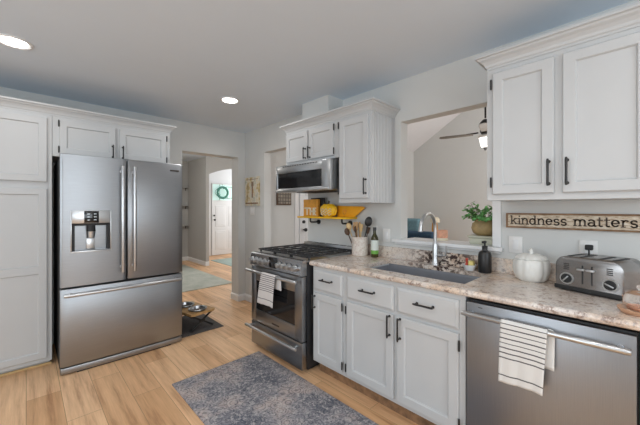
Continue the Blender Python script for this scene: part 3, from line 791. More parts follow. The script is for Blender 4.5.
# ---------------------------------------------------------------- range
def stove():
    t = thing('gas_range', 'stainless slide-in gas range with black cast iron grates', 'stove', (1.95, 2.245, 0))
    y0, y1, X0 = 1.880, 2.645, 1.605
    m = MB(); m.box(X0 + .055, W - .03, y0 + .002, y1 - .002, .03, .905, .003)
    m.build('body', M['dark'], t)
    m = MB(); m.box(X0 + .09, W - .1, y0 + .03, y1 - .03, 0.0, .03); m.build('plinth', M['dark'], t)
    # drawer
    d = MB().box(X0, X0 + .05, y0, y1, .035, .252, .004).build('storage_drawer', M['steeld'], t)
    def bar(z, par, ya, yb):
        m = MB(); x = X0 - .048
        m.tube([(x, ya, z), (x, ya + .012, z), (x, yb - .012, z), (x, yb, z)], [.011, .014, .014, .011], 14)
        for y in (ya + .05, yb - .05): m.cyl((x, y, z), (X0 + .002, y, z), .010, seg=12)
        return m.build('handle', M['steel2'], par)
    bar(.212, d, y0 + .02, y1 + .035)
    # door with a framed window
    m = MB(); wy0, wy1, wz0, wz1 = y0 + .095, y1 - .075, .375, .655
    m.box(X0, X0 + .05, y0, wy0, .262, .788, .003); m.box(X0, X0 + .05, wy1, y1, .262, .788, .003); m.box(X0 + .0005, X0 + .05, wy0 - .004, wy1 + .004, .262, wz0, .003); m.box(X0 + .0005, X0 + .05, wy0 - .004, wy1 + .004, wz1, .788, .003)
    o = m.build('oven_door', M['steeld'], t)
    MB().box(X0 + .008, X0 + .04, wy0, wy1, wz0, wz1).build('window', M['glassblack'], o)
    MB().box(X0 - .0015, X0 + .001, 2.19, 2.30, .300, .314, .0005).build('badge', M['ink'], o)
    bar(.750, o, y0 + .02, y1 + .035)
    # control panel with knobs and display
    m = MB(); pr = [(X0 + .05, .797), (X0 - .012, .797), (X0 - .016, .805), (X0 - .005, .912), (X0 + .006, .922), (X0 + .05, .922)]
    m.prism(pr, lambda u, v, w_: Vector((u, w_, v)), y0, y1)
    cp = m.build('control_panel', M['panel'], t, smooth=False)
    MB().box(X0 - .017, X0 - .008, 2.215, 2.325, .815, .908, .001).build('display', M['glassblack'], cp)
    for y in (2.60, 2.53, 2.46, 2.385, 2.165, 2.095, 2.025, 1.95):
        m = MB(); m.cyl((X0 - .012, y, .858), (X0 - .018, y, .857), .029, .028, 20); m.cyl((X0 - .018, y, .857), (X0 - .05, y, .854), .023, .020, 20)
        m.box(X0 - .054, X0 - .046, y - .004, y + .004, .836, .874, .001)
        m.build('knob', M['steel2'], cp)
    # cooktop, burners and grates
    m = MB(); m.box(X0 + .05, W - .045, y0, y1, .9055, .9165, .003); m.build('cooktop', M['steel2'], t)
    m = MB(); m.box(W - .044, W - .012, y0, y1, .86, .974, .003); bg = m.build('back_guard', M['steel2'], t)
    m = MB()
    for k in range(7): m.box(W - .040, W - .018, y0 + .04 + k * .1, y0 + .12 + k * .1, .9725, .9765, .001)
    m.build('vent_slots', M['dark'], bg)
    for x, y, r in ((1.80, 2.05, .045), (2.12, 2.05, .036), (1.80, 2.45, .036), (2.12, 2.45, .045), (1.96, 2.25, .05)):
        m = MB(); m.cyl((x, y, .917), (x, y, .924), r * 1.15, r, 20); m.cyl((x, y, .924), (x, y, .932), r * .8, r * .75, 20); m.build('burner', M['iron'], t)
    for k in range(3):
        a = y0 + .012 + k * .2465; b_ = a + .241; xa, xb = X0 + .065, W - .06; z = .938
        m = MB(); r = .0065
        for y in (a, b_, (a + b_) / 2): m.box(xa, xb, y - r if y != a else y, y + r if y != b_ else y, z, z + .014, .002)
        for x in (xa, xa + .16, (xa + xb) / 2, xb - .16, xb - .012): m.box(x, x + .012, a, b_, z + .0005, z + .0135, .002)
        for x in (xa + .02, xb - .04):
            for y in (a, b_ - .012): m.box(x, x + .014, y, y + .012, .9168, z, .001)
        for x in (xa + .08, xb - .09):
            for s_ in (-1, 1): m.box(x - .04, x + .04, (a + b_) / 2 + s_ * .06 - .004, (a + b_) / 2 + s_ * .06 + .004, z + .001, z + .013, .002)
        m.build('grate', M['iron'], t)
stove()

def towel(name, label, Xb, zb, ya, yb, front, back, mat, rb=.017, fan=.012, shear=0.0, yshift=0, fringe=False):
    """cloth folded over a bar: profile from the front hem over the bar to the back hem, with soft folds"""
    pts = []
    L = [Xb - rb]; n = 26
    for k in range(n + 1): pts.append((-rb - .003 * math.sin(k / n * math.pi), -front * (1 - k / n)))
    for k in range(1, 8): a = math.pi - k / 8 * math.pi; pts.append((rb * math.cos(a), rb * math.sin(a)))
    for k in range(12): pts.append((rb + .0 * k, -back * k / 11))
    b = bmesh.new(); uvl = b.loops.layers.uv.new('UVMap'); cols = 22; grid = []
    tot = front + math.pi * rb + back; s = [0]
    for p, q in zip(pts, pts[1:]): s.append(s[-1] + math.hypot(p[0] - q[0], p[1] - q[1]))
    for i, (px, pz) in enumerate(pts):
        row = []
        for j in range(cols + 1):
            v = j / cols; y = ya + (yb - ya) * v
            down = max(0, -pz) / front
            wav = .006 * math.sin(v * 9 + 1.3) * down * (1 if px < 0 else -.3)
            yy = y + shear * down * (1 if px < 0 else 0) + (yshift if px > rb * .9 else yshift * max(0, px / rb)) + (v - .5) * fan * down
            row.append(b.verts.new((Xb + px - abs(wav) * .8, yy, zb + pz + (.004 * math.sin(v * 5) * down))))
        grid.append(row)
    for i in range(len(pts) - 1):
        for j in range(cols):
            f = b.faces.new((grid[i][j], grid[i][j + 1], grid[i + 1][j + 1], grid[i + 1][j])); f.smooth = True
            for l, (ii, jj) in zip(f.loops, ((i, j), (i, j + 1), (i + 1, j + 1), (i + 1, j))): l[uvl].uv = (jj / cols, s[ii] / s[-1])
    bmesh.ops.recalc_face_normals(b, faces=b.faces)
    me = bpy.data.meshes.new(name)
    off = Vector((Xb, (ya + yb) / 2, zb - front))
    for v in b.verts: v.co -= off
    b.to_mesh(me); b.free(); me.materials.append(mat)
    o = bpy.data.objects.new(name, me); C.objects.link(o); o.location = off
    md = o.modifiers.new('t', 'SOLIDIFY'); md.thickness = .003; md.offset = 0
    tag(o, label, 'towel'); return o
tf = .272 + math.pi * .0165 + .165
st1 = [(.30 - z) / tf for z in [.012 + .0165 * k for k in range(9)]] + [(.30 - .255) / tf]
M['towel1'] = stripe_mat('towel_striped_bold', [(.272 - z) / tf for z in (-.022, .000, .022, .044, .066, .088, .110, .132, .155, .238)], .0052)
tb = .25 + math.pi * .018 + .11
M['towel2'] = stripe_mat('towel_striped_fine', [(.25 - z) / tb for z in (-.01, .007, .024, .041, .058, .075, .092, .109, .126, .20)], .0075, (.70, .67, .65), (.20, .18, .19))
# dishwasher
def dishwasher():
    t = thing('dishwasher', 'stainless dishwasher with bar handle under the counter at right', 'dishwasher', (2.0, .315, 0))
    y0, y1, X0 = -.002, .632, 1.675
    MB().box(X0 + .03, W - .05, y0, y1, .02, .868, .003).build('body', M['dark'], t)
    d = MB().box(X0, X0 + .028, y0 + .006, y1 - .003, .11, .860, .003).build('door', M['dwsteel'], t)
    m = MB(); x = X0 - .042; z = .808
    m.tube([(x, y0 + .02, z), (x, y0 + .03, z), (x, y1 - .0, z), (x, y1 + .004, z)], [.010, .0125, .0125, .010], 16)
    for y in (y0 + .05, y1 - .03): m.cyl((x, y, z), (X0 + .002, y, z), .010, seg=12)
    m.build('handle', M['steel2'], d)
    MB().box(X0 + .05, X0 + .06, y0, y1, 0, .10).build('toe_panel', M['dark'], t)
    m = MB(); m.box(X0 - .0008, X0 + .001, .55, .57, .838, .842); m.build('indicator', M['ink'], d)
dishwasher()
towel('dish_towel', 'white dish towel with dark stripes hanging over the dishwasher handle', 1.633, .808, .272, .452, .272, .165, M['towel1'], rb=.0165, fan=-.008, shear=.012, yshift=-.022)
towel('dish_towel', 'white finely striped towel draped over the oven door handle', 1.557, .750, 2.165, 2.38, .265, .11, M['towel2'], rb=.018, fan=.03, shear=.04, yshift=-.04)

# rug
m = MB(); m.box(.80, 1.575, .62, 2.465, .0005, .011, .004)
tag(m.build('area_rug', M['rug']), 'faded grey and pink patterned rug on the kitchen floor before the range', 'rug')

# ---------------------------------------------------------------- faucet
def faucet():
    x, y, z = 2.252, 1.075, .918; t = thing('faucet', 'brushed nickel gooseneck faucet behind the sink', 'faucet', (x, y, z))
    m = MB(); m.lathe([(0, 0), (.028, 0), (.028, .006), (.024, .012), (.020, .05), (.019, .15), (.017, .16), (0, .16)], (x, y, z + .0005), 24); m.build('base', M['steel2'], t)
    r = .112; zt = z + .280; pts = [(x, y, z + .15), (x, y, zt)]
    for k in range(1, 15): a = k / 14 * math.pi * .90; pts.append((x - r + r * math.cos(a), y, zt + r * math.sin(a)))
    p = pts[-1]; pts.append((p[0] - .004, y, p[2] - .02))
    m = MB(); m.tube(pts, .0125, 14); m.build('spout', M['steel2'], t)
    m = MB(); q = pts[-1]; m.cyl(q, (q[0] - .006, y, q[2] - .030), .014, .016, 16); m.build('spray_head', M['steel2'], t)
    m = MB(); m.cyl((x, y - .015, z + .075), (x, y - .055, z + .075), .014, seg=14); m.tube([(x, y - .045, z + .075), (x - .008, y - .085, z + .08), (x - .012, y - .092, z + .155)], [.009, .008, .006], 10); m.build('lever', M['steel2'], t)
faucet()

# soap pump
def soap():
    x, y, z = 2.222, .715, .9185; t = thing('soap_dispenser', 'black pump soap bottle standing behind the sink', 'soap bottle', (x, y, z))
    MB().lathe([(0, 0), (.038, 0), (.041, .006), (.041, .118), (.034, .138), (.018, .148), (.016, .16), (0, .16)], (x, y, z), 28).build('bottle', M['black'], t)
    m = MB(); m.cyl((x, y, z + .16), (x, y, z + .178), .017, seg=16); m.cyl((x, y, z + .178), (x, y, z + .20), .006, seg=8); m.box(x - .035, x + .012, y - .009, y + .009, z + .197, z + .212, .004); m.build('pump', M['rubber'], t)
soap()
def scrub():
    x, y, z = 2.228, .815, .9185; t = thing('sponge_dish', 'small white dish holding red and yellow scrubbers beside the soap bottle', 'dish', (x, y, z))
    MB().lathe([(0, 0), (.030, 0), (.044, .034), (.046, .040), (.042, .039), (.029, .006), (0, .006)], (x, y, z), 24).build('bowl', M['plastic'], t)
scrub()
tag(MB().box(2.208, 2.248, .785, .820, .9252, .985, .008).build('sponge', M['yel']), 'pale yellow sponge standing in the small white dish', 'sponge')
o = MB().sph((2.228, .833, .952), .011, (1, 1, 2.0), 12).cyl((2.228, .833, .965), (2.228, .833, 1.0), .006, .009, 12).build('dish_brush', M['red']); tag(o, 'red scrubber leaning in the small white dish', 'brush')

# crock with utensils, bottle
CX, CY, CZ = 2.216, 1.778, .9185
m = MB(); m.lathe([(0, 0), (.068, 0), (.073, .005), (.074, .160), (.076, .170), (.070, .170), (.067, .160), (.067, .012), (0, .012)], (CX, CY, CZ), 36)
tag(m.build('utensil_crock', M['crock']), 'speckled cream crock holding cooking utensils beside the range', 'crock')
def utensil(kind, dx, dy, tx, ty, L, mat, label, head=.03):
    p0 = Vector((CX + dx, CY + dy, CZ + .016)); p1 = p0 + Vector((tx, ty, L)); d = (p1 - p0).normalized()
    t = thing('cooking_utensil', label, 'utensil', p0, 'utensils in the crock')
    m = MB(); m.tube([p0, p0 + d * L * .5, p1], [.006, .0055, .005], 8); m.build('shaft', mat, t)
    head *= 1.18; m = MB(); c = p1 + d * head
    q = d.to_track_quat('Z', 'Y').to_matrix().to_4x4() @ Matrix.Rotation(R(20), 4, 'Z')
    b = bmesh.new()
    if kind == 'flat':
        bmesh.ops.create_cube(b, size=1)
        for v in b.verts: v.co = (v.co.x * .008, v.co.y * (.05 if v.co.z > 0 else .03), v.co.z * head * 2.4)
        bmesh.ops.bevel(b, geom=b.edges[:], offset=.003, segments=2, affect='EDGES')
    else:
        bmesh.ops.create_uvsphere(b, u_segments=16, v_segments=10, radius=head)
        for v in b.verts: v.co = (v.co.x * (.30 if kind == 'spoon' else .45) - (.25 * (abs(v.co.y) / head) ** 2) * head, v.co.y * .85, v.co.z * 1.15)
    bmesh.ops.transform(b, matrix=Matrix.Translation(c) @ q, verts=b.verts)
    m.merge(b); m.build('head', mat, t)
utensil('spoon', -.015, .015, -.02, .075, .215, M['lightwood'], 'pale wooden spoon leaning furthest left out of the crock', .026)
utensil('flat', 0.0, .005, .0, .035, .215, M['wood'], 'flat wooden turner standing left of centre in the crock', .028)
utensil('spoon', .01, .01, .012, .012, .225, M['wood'], 'brown wooden spoon upright in the middle of the crock', .025)
utensil('flat', -.01, -.012, -.01, -.018, .21, M['lightwood'], 'pale flat wooden spatula right of centre in the crock', .024)
utensil('spoon', -.02, .03, -.05, .045, .17, M['darkwood'], 'dark walnut scoop leaning forward from the crock', .026)
utensil('ladle', .005, -.012, .015, -.062, .255, M['black'], 'black round ladle leaning right, tallest utensil of the crock', .034)
utensil('spoon', -.025, -.005, -.035, .0, .195, M['darkwood'], 'dark wooden spoon at the front of the crock', .024)
utensil('spoon', .025, .03, .01, .055, .20, M['wood'], 'brown wooden spoon at the back left of the crock', .024)
utensil('flat', .032, -.018, .03, -.022, .185, M['darkwood'], 'dark flat turner at the back right of the crock', .022)
def bottle():
    x, y, z = 2.222, 1.615, .9185; t = thing('oil_bottle', 'dark olive oil bottle with white and green label beside the crock', 'bottle', (x, y, z))
    MB().lathe([(0, 0), (.030, 0), (.033, .005), (.033, .155), (.029, .175), (.014, .205), (.0135, .235), (0, .235)], (x, y, z), 28).build('glass', M['bottle'], t)
    MB().lathe([(.0335, .062), (.0338, .062), (.0338, .150), (.0335, .150)], (x, y, z), 28).build('label', M['label'], t)
    MB().lathe([(.0335, .030), (.0338, .030), (.0338, .0618), (.0335, .0618)], (x, y, z), 28).build('label_band', M['green'], t)
    MB().lathe([(0, .235), (.0155, .2355), (.0155, .262), (0, .262)], (x, y, z), 18).build('cap', M['black'], t)
bottle()

# ---------------------------------------------------------------- shelf over the range
def shelf():
    t = thing('wall_shelf', 'mustard yellow wooden shelf on black pipe brackets above the range', 'shelf', (2.25, 2.30, 1.245))
    m = MB(); m.box(2.165, W - .001, 1.90, 2.62, 1.245, 1.262, .003); m.build('board', M['yellow'], t)
    for y in (2.44, 1.985):
        m = MB(); m.tube([(W - .004, y, 1.20), (2.22, y, 1.20), (2.205, y, 1.205), (2.20, y, 1.22), (2.20, y, 1.2445)], .009, 10); m.cyl((W - .0005, y, 1.20), (W - .012, y, 1.20), .026, seg=16)
        m.build('bracket', M['black'], t)
shelf()
def shelf_items():
    # orange block with pale raised letters
    t = thing('wood_sign_block', 'square orange wooden block with pale raised letters, left on the shelf', 'decoration', (2.24, 2.46, 1.2625))
    m = MB(); m.box(2.22, 2.255, 2.345, 2.575, 1.2625, 1.445, .003); m.build('block', M['orangewood'], t)
    m = MB(); fn = fx(2.2199)
    def seg(y0, z0, y1, z1, w_=.014):
        d = Vector((y1 - y0, z1 - z0)).normalized() * w_ / 2; n_ = Vector((-d.y, d.x))
        m.prism([(y0 - n_.x, z0 - n_.y), (y1 - n_.x, z1 - n_.y), (y1 + n_.x, z1 + n_.y), (y0 + n_.x, z0 + n_.y)], fn, 0, .004)
    # "THE" in block strokes reading from left (+y) to right
    fn0 = fn; fn = lambda u, v, w_: fn0(2.555 - (2.565 - u) * 1.38, 1.275 + (v - 1.285) * 1.25, w_)
    seg(2.565, 1.345, 2.505, 1.345); seg(2.535, 1.345, 2.535, 1.285)
    seg(2.495, 1.35, 2.495, 1.285); seg(2.495, 1.318, 2.462, 1.318); seg(2.462, 1.35, 2.462, 1.285)
    seg(2.448, 1.35, 2.448, 1.285); seg(2.448, 1.345, 2.43, 1.345, .011); seg(2.448, 1.318, 2.432, 1.318, .011); seg(2.448, 1.29, 2.43, 1.29, .011)
    m.build('raised_letters', M['cream'], t)
    o = MB().box(2.262, 2.272, 2.29, 2.50, 1.2625, 1.462, .002).build('backing_board', M['black']); tag(o, 'thin black board standing behind the orange wooden block', 'board')
    t = thing('toy_pumpkin', 'yellow ribbed pumpkin with black stem in the middle of the shelf', 'pumpkin', (2.235, 2.19, 1.2625))
    m = MB(); pr = [(0, .004), (.045, .0), (.085, .018), (.10, .055), (.092, .092), (.055, .118), (.015, .116), (0, .112)]
    m.lathe(pr, (0, 0, 0), 64, lobes=9, amp=.16)
    for v in m.bm.verts: v.co = (2.223 + v.co.x * .5, 2.19 + v.co.y * 1.16, 1.2625 + v.co.z * 1.1)
    m.build('body', M['yellow'], t)
    m = MB(); m.tube([(2.223, 2.19, 1.382), (2.223, 2.188, 1.40), (2.226, 2.182, 1.425)], [.011, .008, .009], 8); m.build('stem', M['ink'], t)
    m = MB()
    for k in range(3):
        pts = [(2.223 - .050 * math.sqrt(max(0.02, 1 - ((a_ - .5) * 1.5) ** 2)) - .003, 2.265 - a_ * .15, 1.288 + k * .024 + .010 * math.sin(a_ * 20 + k)) for a_ in [i / 20 for i in range(21)]]
        m.tube(pts, .0032, 6)
    m.build('painted_scroll', M['cream'], t)
    t = thing('wooden_plaque', 'orange pointed wooden plaque with curled letter at right end of shelf', 'decoration', (2.22, 1.95, 1.2625))
    m = MB(); m.prism([(2.12, 1.2625), (1.90, 1.2625), (1.775, 1.355), (1.80, 1.366), (2.12, 1.375)], fx(2.30), 0, .02, bev=.002); m.build('plaque', M['orange'], t)
    m = MB(); c = (2.02, 1.312)
    m.tube([(2.2785, c[0] - r_ * math.cos(a), c[1] + r_ * math.sin(a) * 1.15) for a, r_ in [(k / 22 * 9.5, .028 - .0008 * k) for k in range(22)]], .0045, 6); m.build('curled_letter', M['orangewood'], t)
shelf_items()

# ---------------------------------------------------------------- things on the ledge and in the living room
def plant():
    x, y, z = 2.47, .80, 1.0845
    t = thing('pot_riser', 'pale sage wooden riser under the plant on the pass-through ledge', 'riser', (x, y, z))
    m = MB()
    m.rings([[Vector((x + a * k, y + b_ * k, z + h_)) for a, b_ in ((-1, -1), (1, -1), (1, 1), (-1, 1))] for k, h_ in ((.072, 0), (.078, .012), (.074, .04), (.088, .052), (.088, .062))])
    m.build('stand', M['sage'], t, smooth=False)
    zp = z + .0625
    t = thing('potted_plant', 'leafy green plant in round tan pot on the pass-through ledge', 'plant', (x, y, zp))
    MB().lathe([(0, 0), (.048, 0), (.075, .02), (.086, .055), (.078, .09), (.060, .106), (.062, .118), (.055, .118), (.052, .10), (0, .098)], (x, y, zp), 36).build('pot', M['tan'], t)
    m = MB(); st = MB(); ri = random.Random(11)
    for k in range(38):
        a = ri.random() * 6.283; l = ri.uniform(.10, .17); e = ri.uniform(.35, 1.25)
        base = Vector((x + .03 * math.cos(a), y + .03 * math.sin(a), zp + .10)); d = Vector((math.cos(a) * math.cos(e), math.sin(a) * math.cos(e), math.sin(e)))
        mid = base + d * l * .6; tip = base + d * l + Vector((0, 0, -.02 * math.cos(e)))
        st.tube([base, mid, tip], .0015, 5)
        for j in range(9):
            p = base.lerp(mid, j / 4) if j < 4 else mid.lerp(tip, (j - 4) / 4)
            v = Vector((ri.uniform(-1, 1), ri.uniform(-1, 1), ri.uniform(-.4, .8))).normalized(); u = v.cross(d).normalized()
            L_ = ri.uniform(.026, .042); w_ = L_ * .36
            b = bmesh.new(); P_ = [b.verts.new(q) for q in (p, p + v * L_ * .5 + u * w_, p + v * L_, p + v * L_ * .5 - u * w_)]
            c0 = b.verts.new(p + v * L_ * .5 + v.cross(u) * .003)
            for i in range(4): b.faces.new((P_[i], P_[(i + 1) % 4], c0))
            m.merge(b)
    m.build('foliage', M['leaf'], t, smooth=False); st.build('stems', M['stem'], t)
plant()
def candle():
    x, y, z = 2.475, 1.125, 1.0845; t = thing('jar_candle', 'peach jar candle on the ledge right of the faucet', 'candle', (x, y, z))
    MB().lathe([(0, 0), (.045, 0), (.047, .004), (.047, .022), (0, .022)], (x, y, z), 28).build('base_band', M['cream'], t)
    MB().lathe([(0, .0225), (.046, .0225), (.048, .03), (.048, .080), (.044, .086), (0, .086)], (x, y, z), 28).build('wax_jar', M['peach'], t)
candle()
def living():
    # high-backed teal armchair and a navy ottoman in front of it
    t = thing('armchair', 'teal upholstered high-back armchair seen through the pass-through left of the faucet', 'armchair', (5.3, 3.0, 0))
    m = MB(); m.box(4.95, 5.13, 2.66, 3.34, .25, 1.165, .06, 3); m.build('backrest', M['teal'], t)
    m = MB(); m.box(5.12, 5.72, 2.76, 3.24, .22, .46, .04, 3); m.build('seat', M['teal'], t)
    for y in (2.66, 3.23): MB().box(5.12, 5.70, y, y + .11, .20, .66, .04, 3).build('armrest', M['teal'], t)
    for x in (5.02, 5.62):
        for y in (2.74, 3.26): MB().cyl((x, y, 0), (x, y, .26), .016, .024, 12).build('leg', M['darkwood'], t)
    t = thing('sofa', 'navy blue sofa whose low back shows just above the ledge', 'sofa', (4.4, 2.75, 0))
    m = MB(); m.box(4.20, 4.42, 2.04, 3.55, .12, 1.0, .06, 3); m.build('backrest', M['navy'], t)
    m = MB(); m.box(3.62, 4.24, 2.20, 3.40, .10, .42, .04, 3); m.build('seat', M['navy'], t)
    for y in (2.04, 3.39): MB().box(3.60, 4.22, y, y + .16, .1, .62, .05, 3).build('armrest', M['navy'], t)
    for x in (3.7, 4.34):
        for y in (2.12, 3.46): MB().cyl((x, y, 0), (x, y, .13), .018, .024, 12).build('leg', M['darkwood'], t)
    lx, ly = 6.12, 2.93
    t = thing('side_table', 'round wooden side table beyond the navy sofa', 'table', (lx, ly, 0))
    MB().lathe([(0, .60), (.22, .60), (.225, .62), (0, .625)], (lx, ly, 0), 32).build('tabletop', M['wood'], t)
    MB().lathe([(0, 0), (.16, 0), (.15, .02), (.025, .05), (.025, .6), (0, .6)], (lx, ly, 0), 24).build('pedestal', M['wood'], t)
    t = thing('table_lamp', 'slim amber table lamp with small pale shade seen through the faucet loop', 'lamp', (lx, ly, .626))
    MB().lathe([(0, 0), (.07, 0), (.065, .03), (.055, .12), (.06, .30), (.05, .42), (.015, .44), (.015, .46), (0, .46)], (lx, ly, .6255), 28).build('base', M['orangewood'], t)
    MB().lathe([(.10, .43), (.095, .50), (.06, .54), (.058, .54), (.093, .50), (.098, .43)], (lx, ly, .6255), 28).build('shade', M['cream'], t)
living()
def fan():
    x, y = 4.22, 1.35; zc = 2.66 + .618 * (3.62 - y); zm = 2.42
    t = thing('ceiling_fan', 'dark ceiling fan with frosted light hanging in the vaulted living room', 'ceiling fan', (x, y, zc))
    m = MB(); m.cyl((x, y, zm + .08), (x, y, zc - .02), .012, seg=10); m.lathe([(.0, -.10), (.05, -.09), (.065, .0), (.065, .05), (0, .05)], (x, y, zc - .03), 20); m.build('downrod', M['black'], t)
    MB().lathe([(0, -.11), (.05, -.11), (.066, -.07), (.06, -.04), (.07, 0), (.06, .04), (.03, .07), (0, .07)], (x, y, zm - .01), 28).build('motor', M['black'], t)
    for k in range(4):
        a = R(106) + k * math.pi / 2; d = Vector((math.cos(a), math.sin(a), 0)); n_ = Vector((-d.y, d.x, .04)); c = Vector((x, y, zm - .12))
        m = MB(); ring = [(.14, .04), (.26, .05), (.46, .056), (.54, .045), (.555, .0)]
        top = [c + d * r_ + n_ * w_ for r_, w_ in ring] + [c + d * r_ - n_ * w_ for r_, w_ in ring[::-1][1:]]
        m.rings([top, [p + Vector((0, 0, .008)) for p in top]]); m.build('blade', M['fanwood'], t)
        m = MB(); m.tube([c + d * .08 + Vector((0, 0, .02)), c + d * .22 + Vector((0, 0, .012))], .010, 6); m.build('blade_iron', M['black'], t)
    MB().lathe([(0, -.005), (.085, -.0), (.095, .02), (.05, .04), (0, .04)], (x, y, 2.245), 28).build('fitter', M['plastic'], t)
    MB().lathe([(.03, -.118), (.050, -.108), (.062, -.06), (.074, 0), (.07, 0), (.0, -.0)], (x, y, 2.243), 28).build('light_shade', M['frost'], t)
    MB().lathe([(0, -.045), (.012, -.035), (.018, -.015), (.035, 0), (0, .0)], (x, y, 2.125), 16).build('finial', M['black'], t)
    l = lamp('fan_bulb', 'POINT', (0, 0, 1.98 - zc), 3, .06, color=(1, .95, .88)); l.parent = t
fan()
o = MB().box(2.60, 2.86, 3.595, 3.6195, 1.395, 1.66, .003).build('woven_art', M['darkwood']); tag(o, 'small dark framed grid picture seen through the opening under the microwave', 'picture')
MB().box(2.62, 2.84, 3.590, 3.596, 1.415, 1.64).build('panel', M['grid'], o, smooth=False)

# ---------------------------------------------------------------- wall sign with slab-serif letters
def arcp(cx, cy, rx, ry, a0, a1, n=14): return [(cx + rx * math.cos(R(a0 + (a1 - a0) * k / n)), cy + ry * math.sin(R(a0 + (a1 - a0) * k / n))) for k in range(n + 1)]
xh = .66
G = {
 'k': (.66, [[(.13, 0), (.13, 1)], [(.16, .28), (.48, xh)], [(.28, .38), (.54, 0)]], [(.02, .26, 0), (.02, .13, 1), (.36, .60, xh), (.42, .66, 0)]),
 'i': (.30, [[(.15, 0), (.15, xh)], [(.15, .88), (.15, .97)]], [(.03, .28, 0), (.03, .15, xh)]),
 'n': (.68, [[(.13, 0), (.13, xh)], [(.13, .42)] + arcp(.34, .42, .19, .24, 150, 0) + [(.53, 0)]], [(.02, .26, 0), (.02, .13, xh), (.42, .66, 0)]),
 'd': (.66, [[(.50, 0), (.50, 1)], arcp(.29, .33, .22, .33, 0, 360, 22)], [(.38, .50, 1), (.50, .63, 0)]),
 'e': (.60, [[(.08, .35), (.50, .35)] + arcp(.29, .35, .22, .31, 0, 320, 22)], []),
 's': (.54, [arcp(.27, .49, .17, .17, 20, 270, 12) + arcp(.27, .16, .18, .16, 90, -160, 12)], []),
 'm': (.98, [[(.13, 0), (.13, xh)], [(.13, .42)] + arcp(.31, .44, .17, .22, 150, 0) + [(.48, 0)], [(.48, .42)] + arcp(.66, .44, .17, .22, 150, 0) + [(.83, 0)]], [(.02, .24, 0), (.02, .13, xh), (.38, .58, 0), (.73, .95, 0)]),
 'a': (.62, [arcp(.28, .46, .20, .20, 150, 0) + [(.48, .10), (.52, .0), (.60, .0)], arcp(.28, .18, .20, .18, 60, 380, 18)], []),
 't': (.46, [[(.20, .92), (.20, .14)] + arcp(.30, .12, .10, .12, 180, 330, 8)], [(.04, .40, xh)]),
 'r': (.54, [[(.15, 0), (.15, xh)], [(.15, .40)] + arcp(.34, .40, .18, .26, 150, 50)], [(.03, .30, 0), (.03, .15, xh)]),
 ' ': (.42, [], [])}
def sign():
    ya, yb, z0, z1 = .612, -.045, 1.222, 1.318
    t = thing('wooden_sign', 'long weathered wooden sign reading kindness matters under the right cabinet', 'sign', (W, .3, z0))
    MB().box(W - .014, W - .0008, yb + .01, ya - .01, z0 + .008, z1 - .008).build('board', M['sign'], t, smooth=False)
    m = MB(); b = .010
    m.box(W - .022, W - .0008, yb, ya, z1 - b, z1, .001); m.box(W - .022, W - .0008, yb, ya, z0, z0 + b, .001); m.box(W - .022, W - .0008, yb, yb + b, z0 + b, z1 - b, .001); m.box(W - .022, W - .0008, ya - b, ya, z0 + b, z1 - b, .001)
    m.build('frame', M['signframe'], t, smooth=False)
    txt = 'kindness matters'; hgt = .053; tw = sum(G[c][0] for c in txt); span = .590; sc = span / tw
    m = MB(); fn = fx(W - .0141); u = ya - .024; zb = z0 + .026; wd = .0074
    def stroke(p, q, w_=wd):
        d = Vector((q[0] - p[0], q[1] - p[1]))
        if d.length < 1e-6: return
        d = d.normalized() * w_ / 2; n_ = (-d.y, d.x)
        m.prism([(p[0] - d.x * .5 - n_[0], p[1] - d.y * .5 - n_[1]), (q[0] + d.x * .5 - n_[0], q[1] + d.y * .5 - n_[1]), (q[0] + d.x * .5 + n_[0], q[1] + d.y * .5 + n_[1]), (p[0] - d.x * .5 + n_[0], p[1] - d.y * .5 + n_[1])], fn, 0, .0012)
    for ch in txt:
        if ch == ' ':
            m.build('lettering', M['signink'], t, smooth=False); m = MB()
        wdt, lines, ser = G[ch]
        for L_ in lines:
            P_ = [(u - x * sc, zb + y * hgt) for x, y in L_]
            for p, q in zip(P_, P_[1:]): stroke(p, q)
        for a, b_, y in ser: stroke((u - a * sc, zb + y * hgt), (u - b_ * sc, zb + y * hgt), .0055)
        u -= wdt * sc
    m.build('lettering', M['signink'], t, smooth=False)
sign()

